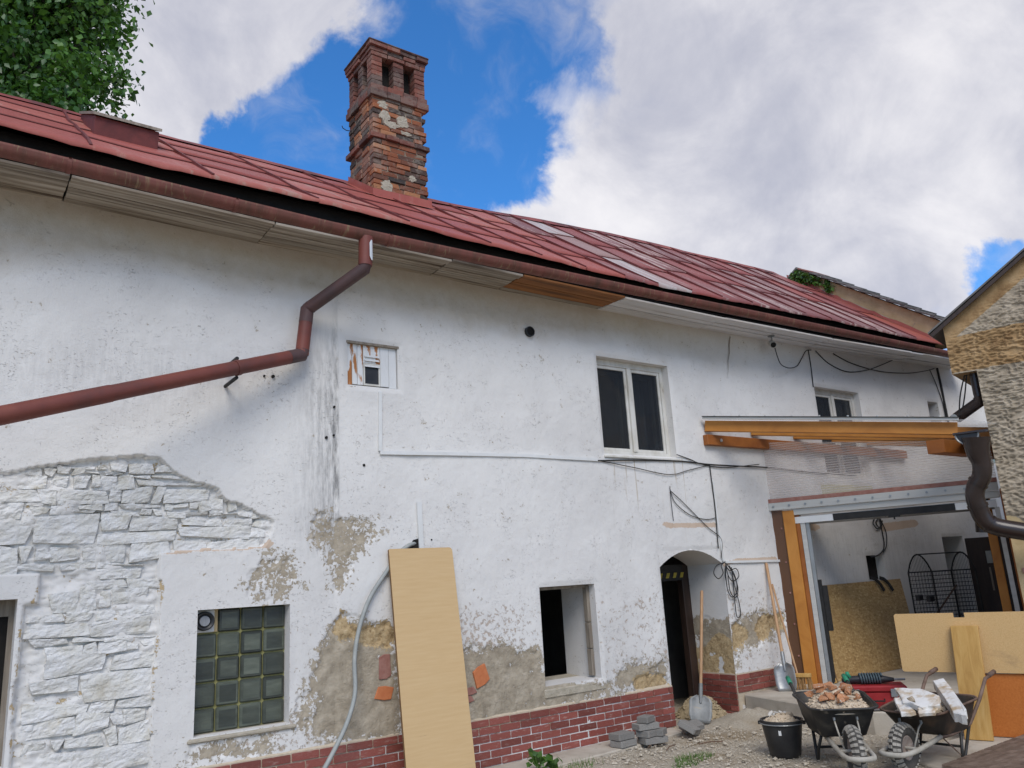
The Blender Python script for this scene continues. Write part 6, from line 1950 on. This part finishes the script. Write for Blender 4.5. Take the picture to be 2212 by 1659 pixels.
# ------------------------------------------------------------------ pavers stacked at the plinth
PV = brick_mesh('paver', .018, .05, M['paver'])
pv = [(1345, 1613, 0, .1, 0, (.24, .17)), (1342, 1613, 1, .05, 0, (.23, .17)), (1408, 1606, 0, -.2, 0, (.27, .18)), (1400, 1606, 1, .2, 0, (.24, .17)), (1395, 1606, 2, -.15, 0, (.25, .16)), (1397, 1606, 3, .3, 0, (.17, .13)), (1422, 1604, 1.0, .5, .0, (.16, .14))]
for k, (px, py, lv, rz, tl_, sz) in enumerate(pv):
    p = on_z(px, py, 0)
    lab = ['lower grey concrete paver of the two-high stack by the plinth', 'upper grey concrete paver of the two-high stack by the plinth', 'bottom grey paver of the tallest paver stack', 'second grey paver up in the tallest paver stack',
           'third grey paver up in the tallest paver stack', 'small grey paver on top of the tallest paver stack', 'short grey paver jutting from the side of the tallest paver stack'][k]
    p = p+np.array([0, -.02, 0])
    o = inst('paver', PV, None, (p[0], min(p[1], -.16), .043+.066*lv), (0, 0, rz), (sz[0], sz[1], .062))
    set_tag(o, lab, 'paver', 'pavers stacked at the plinth')
p = on_z(1452, 1598, .06); o = inst('paver', PV, None, (6.80, -.50, .085), (.5, .15, .5), (.26, .2, .06)); set_tag(o, 'pale broken paver leaning at a tilt against the paver stack', 'paver')
o = inst('paver', PV, None, (6.98, -.36, .055), (.25, -.1, -.3), (.24, .16, .055)); set_tag(o, 'grey paver lying tilted between the stack and the doorway', 'paver')

# clay rubble in the doorway
c = np.array([7.85, .30, 0]); heap('clay_rubble', 'heap of yellow clay rubble inside the doorway', c, .30, .34, .22, M['soil'], 260, -.03, (.02, .06), seed=12)

# ------------------------------------------------------------------ wooden deck corner
dk = thing('wooden_deck', 'weathered brown wooden deck boards at the corner of the concrete', 'deck', (7.5, -3.6, 0))
a = on_z(2050, 1645, .05); b = on_z(2212, 1592, .05)
ddir = (b-a); ddir[2] = 0; ddir /= np.linalg.norm(ddir); dnorm = np.array([ddir[1], -ddir[0], 0])
if dnorm[1] > 0: dnorm = -dnorm
a0 = on_z(2062, 1634, .05); bdir = np.array([math.cos(R_(-73)), math.sin(R_(-73)), 0]); bn = np.array([-math.cos(R_(17)), -math.sin(R_(17)), 0])
org = np.array([8.45, -2.98, .0])
p_tl = on_z(2188, 1597, .05); p_l = on_z(2045, 1650, .05)
rowd = (p_l-p_tl); rowd[2] = 0; rowlen = np.linalg.norm(rowd); rowd /= rowlen; pd = np.array([-rowd[1], rowd[0], 0]); pd = pd if pd[1] < 0 else -pd
for k in range(14):
    s0 = p_tl-rowd*.35+pd*0+rowd*(.124*k)
    s0[2] = 0
    mb = MB(); mb.bar(s0+np.array([0, 0, .045]), s0+pd*1.7+np.array([0, 0, .045+random.uniform(-.003, .003)]), .108, .028, bev=.004); mb.build('deck_board', M['deck'], dk)
for k in (0.15, 1.4):
    mb = MB(); s0 = p_tl-rowd*.38+pd*k; s0[2] = .008; mb.bar(s0, s0+rowd*1.75, .05, .044); mb.build('bearer', M['deck'], dk)

# ------------------------------------------------------------------ cables, conduits, camera on the facade
smooth = lambda pts, n=6: [np.array(.5*((2*p1)+(-p0+p2)*u+(2*p0-5*p1+4*p2-p3)*u*u+(-p0+3*p1-3*p2+p3)*u**3)) for k in range(len(pts)-1) for (p0, p1, p2, p3) in [(pts[max(k-1, 0)], pts[k], pts[k+1], pts[min(k+2, len(pts)-1)])] for u in np.linspace(0, 1, n+1)[:-1]]+[np.array(pts[-1])]


def wire(name, label, px, r, mat, Y=-.03, cat='cable', ys=None, group=None):
    pts = [on_y(x, y, (ys[k] if ys else Y)) for k, (x, y) in enumerate(px)]
    mb = MB(); mb.tube(smooth(pts), r, 6); o = mb.build(name, mat, None, smooth=True)
    return set_tag(o, label, cat, group)


def duct(label, px, w=.028, mat='white_plastic', d=.02):
    pts = [on_y(x, y, -d*.5-.012) for x, y in px]
    mb = MB()
    for p, q in zip(pts[:-1], pts[1:]): mb.bar(p, q, d, w, up=(0, 0, 1) if abs(q[0]-p[0]) > abs(q[2]-p[2]) else (1, 0, 0)) if abs(q[0]-p[0]) > abs(q[2]-p[2]) else mb.bar(p, q, w, d, up=(0, -1, 0))
    return set_tag(mb.build('cable_duct', M[mat], None), label, 'cable duct')


duct('white cable duct dropping straight down from the boarded hatch', [(821, 846), (821, 974)], .034)
duct('long white cable duct sagging from below the hatch to the upper window', [(821, 978), (1000, 981), (1130, 984), (1290, 993)], .034)
duct('short wide white cable duct above the leaning beech board', [(905, 1085), (910, 1186)], .05)
duct('white vertical cable duct down to the doorway corner', [(1540, 1040), (1550, 1130), (1563, 1212)], .026)
duct('white horizontal cable duct from the doorway corner to the canopy', [(1567, 1214), (1688, 1211)], .03)
wire('cable', 'black cable running along the wall below the upper window sill', [(1292, 995), (1380, 994), (1470, 996), (1530, 1003), (1600, 1007), (1660, 1010), (1750, 1020), (1850, 1028)], .009, M['cable'])
wire('cable', 'thin cable sagging in a shallow vee below the window sill', [(1300, 996), (1370, 1010), (1445, 1025), (1490, 1015), (1533, 1004)], .005, M['cable'])
wire('cable', 'thin cable rising from the junction to the sill corner', [(1462, 982), (1490, 992), (1512, 1001), (1560, 1010), (1640, 1003)], .006, M['cable'])
wire('cable', 'black vertical cable hanging from the junction beside the doorway', [(1533, 1004), (1538, 1045), (1545, 1100), (1549, 1150), (1552, 1185)], .007, M['cable'])
wire('cable', 'thin cable swinging from the wall to the vertical cable', [(1447, 1055), (1458, 1085), (1490, 1112), (1525, 1122), (1547, 1118)], .005, M['cable'])
wire('cable', 'second thin cable swinging lower towards the doorway corner', [(1448, 1060), (1470, 1080), (1500, 1110), (1530, 1140), (1558, 1165), (1558, 1205)], .005, M['cable'])
wire('cable', 'short loose cable end hanging on the bare plaster', [(1447, 1050), (1450, 1085), (1455, 1125)], .004, M['cable'])
for k, (pts, lab) in enumerate([
        ([(1565, 1215), (1548, 1222), (1542, 1238), (1552, 1250), (1562, 1238), (1558, 1222), (1566, 1214)], 'small loop of black cable at the arch corner'),
        ([(1567, 1216), (1575, 1232), (1590, 1228), (1596, 1245), (1582, 1255), (1572, 1240), (1568, 1220), (1566, 1240), (1570, 1262)], 'tangled black cable loops below the duct corner'),
        ([(1568, 1216), (1568, 1245), (1572, 1275), (1582, 1290), (1592, 1275), (1588, 1245), (1575, 1222)], 'long oval loop of black cable hanging by the doorway'),
        ([(1570, 1218), (1584, 1240), (1594, 1270), (1590, 1290), (1578, 1280), (1572, 1240)], 'narrow loop of black cable twisted into the others'),
        ([(1580, 1225), (1584, 1262), (1588, 1305), (1592, 1332), (1600, 1328), (1596, 1300), (1586, 1262), (1580, 1228)], 'longest loop of black cable reaching down to the bare render')]):
    wire('cable_coil', lab, pts, .006, M['cable'], -.045)
wire('conduit', 'thick grey flexible conduit arching from the wall hole behind the beech board', [(903, 1172), (884, 1178), (862, 1196), (833, 1238), (800, 1290), (778, 1350), (766, 1420), (767, 1495), (752, 1555), (725, 1615), (690, 1680)], .020, M['hose'], cat='conduit', ys=[.02, -.03, -.05, -.05, -.06, -.08, -.10, -.14, -.2, -.28, -.36])
c = on_y(896, 1178, -.004); mb = MB(); mb.prism([(c[0]-.09, -.018, c[2]-.06), (c[0]+.05, -.018, c[2]-.07), (c[0]+.055, -.018, c[2]+.07), (c[0]-.02, -.018, c[2]+.05)], (0, .03, 0)); mb.build('wall_hole', M['soot'], wall)

# security camera under the eaves and its leads
def build_cctv():
    c = on_plane(1668, 742, (0, 0, 1), float(SOFZ(7.2))-.10)
    zt = float(SOFZ(c[0]))
    t = thing('security_camera', 'small grey dome spotlight camera hanging below the white soffit', 'camera', (c[0], c[1], zt-.02))
    mb = MB(); mb.lathe([(0, zt), (.05, zt), (.05, zt-.014), (0, zt-.014)], (c[0], c[1], 0), 16); mb.build('mount', M['alu_dark'], t)
    mb = MB(); mb.tube([(c[0], c[1], zt-.014), (c[0], c[1], zt-.075), (c[0]+.01, c[1]-.01, zt-.10)], .011, 8); mb.build('stalk', M['alu_dark'], t)
    k = np.array([c[0], c[1], zt-.125]); d = np.array([-.5, -.6, -.45]); d /= np.linalg.norm(d)
    mb = MB(); mb.tube([k-d*.07, k-d*.05, k+d*.03, k+d*.06], [.025, .043, .046, .046], 14); mb.build('housing', M['alu'], t, angle=50)
    mb = MB(); mb.tube([k+d*.06, k+d*.064], .040, 14); mb.build('lens', M['soot'], t)


build_cctv()
wire('cable', 'camera lead drooping from the spotlight camera to the soffit', [(1674, 752), (1680, 772), (1688, 788), (1705, 795), (1722, 790), (1733, 772), (1741, 758), (1752, 756)], .007, M['cable'], ys=[-.3, -.25, -.2, -.12, -.06, -.04, -.03, -.03])
wire('cable', 'black cable dropping from the soffit to the small upper window', [(1746, 757), (1750, 780), (1754, 810), (1757, 836)], .008, M['cable'])
wire('cable', 'cable swagged in a wide curve under the far soffit', [(1762, 758), (1790, 785), (1830, 803), (1870, 800), (1900, 790), (1930, 777)], .008, M['cable'])
wire('cable', 'second cable swagged lower towards the dark riser', [(1800, 764), (1840, 785), (1900, 802), (1960, 806), (2000, 801), (2018, 796)], .008, M['cable'])
wire('cable_riser', 'thick dark cable riser at the far end of the facade', [(2024, 795), (2032, 830), (2042, 880), (2049, 915)], .022, M['cable'])
wire('cable', 'thin cable beside the dark riser on the far wall', [(2008, 798), (2022, 830), (2036, 870), (2044, 910)], .008, M['cable'])
p0, p1 = wpl(2084, 808, .40), wpl(2072, 902, .30)
for k in range(2):
    mb = MB(); mb.tube(smooth([p0+WD*.02*k, (p0+p1)/2+WD*(.05*k-.02), p1+WD*.02*k]), .009, 6); set_tag(mb.build('cable', M['cable'], None, smooth=True), ['thin black cable dropping from the roughcast eave to the canopy', 'twin black cable beside it from the roughcast eave'][k], 'cable')
wire('cable_coil', 'coil of grey cable hanging on the wall inside the bay', [(1890, 1118), (1886, 1130), (1895, 1142), (1905, 1134), (1900, 1120), (1892, 1128), (1900, 1140), (1906, 1125)], .010, M['cable'])
wire('cable', 'black cable dropping from the coil to the wall niche', [(1900, 1122), (1906, 1150), (1910, 1175), (1907, 1190), (1895, 1200), (1880, 1203)], .010, M['cable'])
wire('cable', 'second cable bowing beside it down to the wall niche', [(1902, 1122), (1914, 1150), (1915, 1178), (1908, 1193)], .008, M['cable'])
a, b = on_y(1775, 1046, -.03), on_y(1886, 1064, -.03)
mb = MB(); mb.box((a[0], -.035, b[2]-.06), (b[0], -.014, a[2])); set_tag(mb.build('yellow_board', M['yellow_cloth'], None), 'pale yellow board on the wall seen through the ribbed sheet', 'board')

# scattered grit, grass and sprouts
def scatter():
    mb = MB(); rg = random.Random(5)
    for k in range(8500):
        x = rg.uniform(4.6, 8.3); y = rg.uniform(-3.6, -.35)
        if x > 7.95 and y > -2.4: continue
        s = rg.uniform(.006, .018) if rg.random() < .93 else rg.uniform(.02, .04)
        me = CHUNK[rg.randrange(len(CHUNK))]; c, s_ = math.cos(rg.uniform(0, 6)), math.sin(rg.uniform(0, 6))
        mb.add([(x+(v.co.x*c-v.co.y*s_)*s*1.5, y+(v.co.x*s_+v.co.y*c)*s*1.5, -.012+s*.3+v.co.z*s) for v in me.vertices], [tuple(f.vertices) for f in me.polygons])
    o = mb.build('gravel', M['pebble'], None); set_tag(o, 'loose pale gravel scattered over the yard', 'gravel', kind='stuff')
    mb = MB()
    ga, gb = on_z(1500, 1636, 0), on_z(1250, 1655, 0)
    for cx, cy, n, R, h in [(ga[0], ga[1], 170, .16, .04), (ga[0]-.25, ga[1]-.12, 90, .12, .035), (gb[0], gb[1], 60, .2, .05)]:
        for k in range(n):
            a, u = rg.random()*6.283, R*math.sqrt(rg.random()); x, y = cx+u*math.cos(a)*1.5, cy+u*math.sin(a)*.7; L = h*rg.uniform(.5, 1.3)
            dx, dy = rg.gauss(0, .03), rg.gauss(0, .03); w = .004
            mb.add([(x-w, y, -.02), (x+w, y, -.02), (x+dx, y+dy, L)], [(0, 1, 2)])
    o = mb.build('grass', M['grass'], None); set_tag(o, 'low tufts of green grass growing in the gravel', 'grass', kind='stuff')
    base = on_z(1168, 1675, .02)
    for i, (px, hh, lab) in enumerate([(1165, .15, 'leafy green weed sprouting by the concrete strip'), (1192, .09, 'smaller leafy weed beside the taller sprout')]):
        base = on_z(px, 1668, 0.0)
        t = thing('weed', lab, 'weed', (base[0], base[1], -.01))
        pts = [((base[0]+random.gauss(0, .055), base[1]+random.gauss(0, .045), .03+random.random()*hh), (0, -.4, .7), random.random()) for k in range(26)]
        leaves('foliage', pts, .075, M['ivy'], t, 8+i)
        mb = MB()
        for k in range(5): mb.tube([(base[0], base[1], -.01), (base[0]+random.gauss(0, .03), base[1]+random.gauss(0, .03), hh)], .004, 5)
        mb.build('stem', M['grass'], t)
    for k, (px, py, lab) in enumerate([(1440, 1622, 'thin dry twig lying left of the grass tuft'), (1510, 1608, 'dry twig lying across the gravel by the grass'), (1400, 1617, 'short dry twig beside the paver stack')]):
        a = on_z(px, py, 0); mb = MB(); d = np.array([.25, .12*(-1)**k, 0]); mb.tube([a+np.array([0, 0, .004]), a+d*.5+np.array([0, .02, .012]), a+d+np.array([0, 0, .004])], .006, 5)
        set_tag(mb.build('twig', M['twig'], None), lab, 'twig')


scatter()


# ------------------------------------------------------------------ tree behind the house
def build_tree():
    c = CAM+ray(95, 60)*14.5
    base = np.array([c[0], c[1], 0.0])
    t = thing('poplar_tree', 'tall dense green poplar tree rising behind the red roof', 'tree', tuple(base))
    rg = random.Random(3)
    mb = MB(); top = np.array([c[0], c[1], c[2]+2.6])
    mb.tube([base-np.array([0, 0, .2]), base+np.array([.05, 0, 3]), base+np.array([-.05, .05, 6]), c, top], [.26, .22, .17, .11, .03], 10); mb.build('trunk', M['trunk'], t, smooth=True)
    br = MB(); tips = []
    edge = CAM+ray(276, 100)*14.5
    R = np.linalg.norm((edge-c)*np.array([1, 1, 0]))*.88
    for k in range(150):
        z = rg.uniform(c[2]-4.0, c[2]+3.2); a = rg.random()*6.283
        rad = R*(.75+.33*rg.random())*(1-.25*max(0, (z-c[2])/3.2)**2)
        s = np.array([c[0], c[1], z-.5*rg.random()-.4]); e = np.array([c[0]+rad*math.cos(a), c[1]+rad*math.sin(a), z+.2])
        m = (s+e)/2+np.array([0, 0, .15]); br.tube([s, m, e], [.03, .018, .006], 5, caps=False); tips.append((s, m, e))
    br.build('branches', M['trunk'], t)
    pts = []
    for (s, m, e) in tips:
        tone = rg.uniform(.15, .8)
        for k in range(330):
            u = rg.random()**.55
            p = s+(e-s)*u*1.04
            sp = .13+.20*(1-abs(2*u-1))
            q = p+np.array([rg.gauss(0, sp), rg.gauss(0, sp), rg.gauss(0, sp*.9)])
            out = q-np.array([c[0], c[1], q[2]]); out = out/(np.linalg.norm(out)+1e-6)
            pts.append((q, out*.6+np.array([0, 0, .5]), tone))
    o = leaves('crown', pts, .092, M['leaf'], t, 11, droop=.8); o['kind'] = 'stuff'


build_tree()
for o in SC.objects:
    if '_local' in o.keys(): del o['_local']
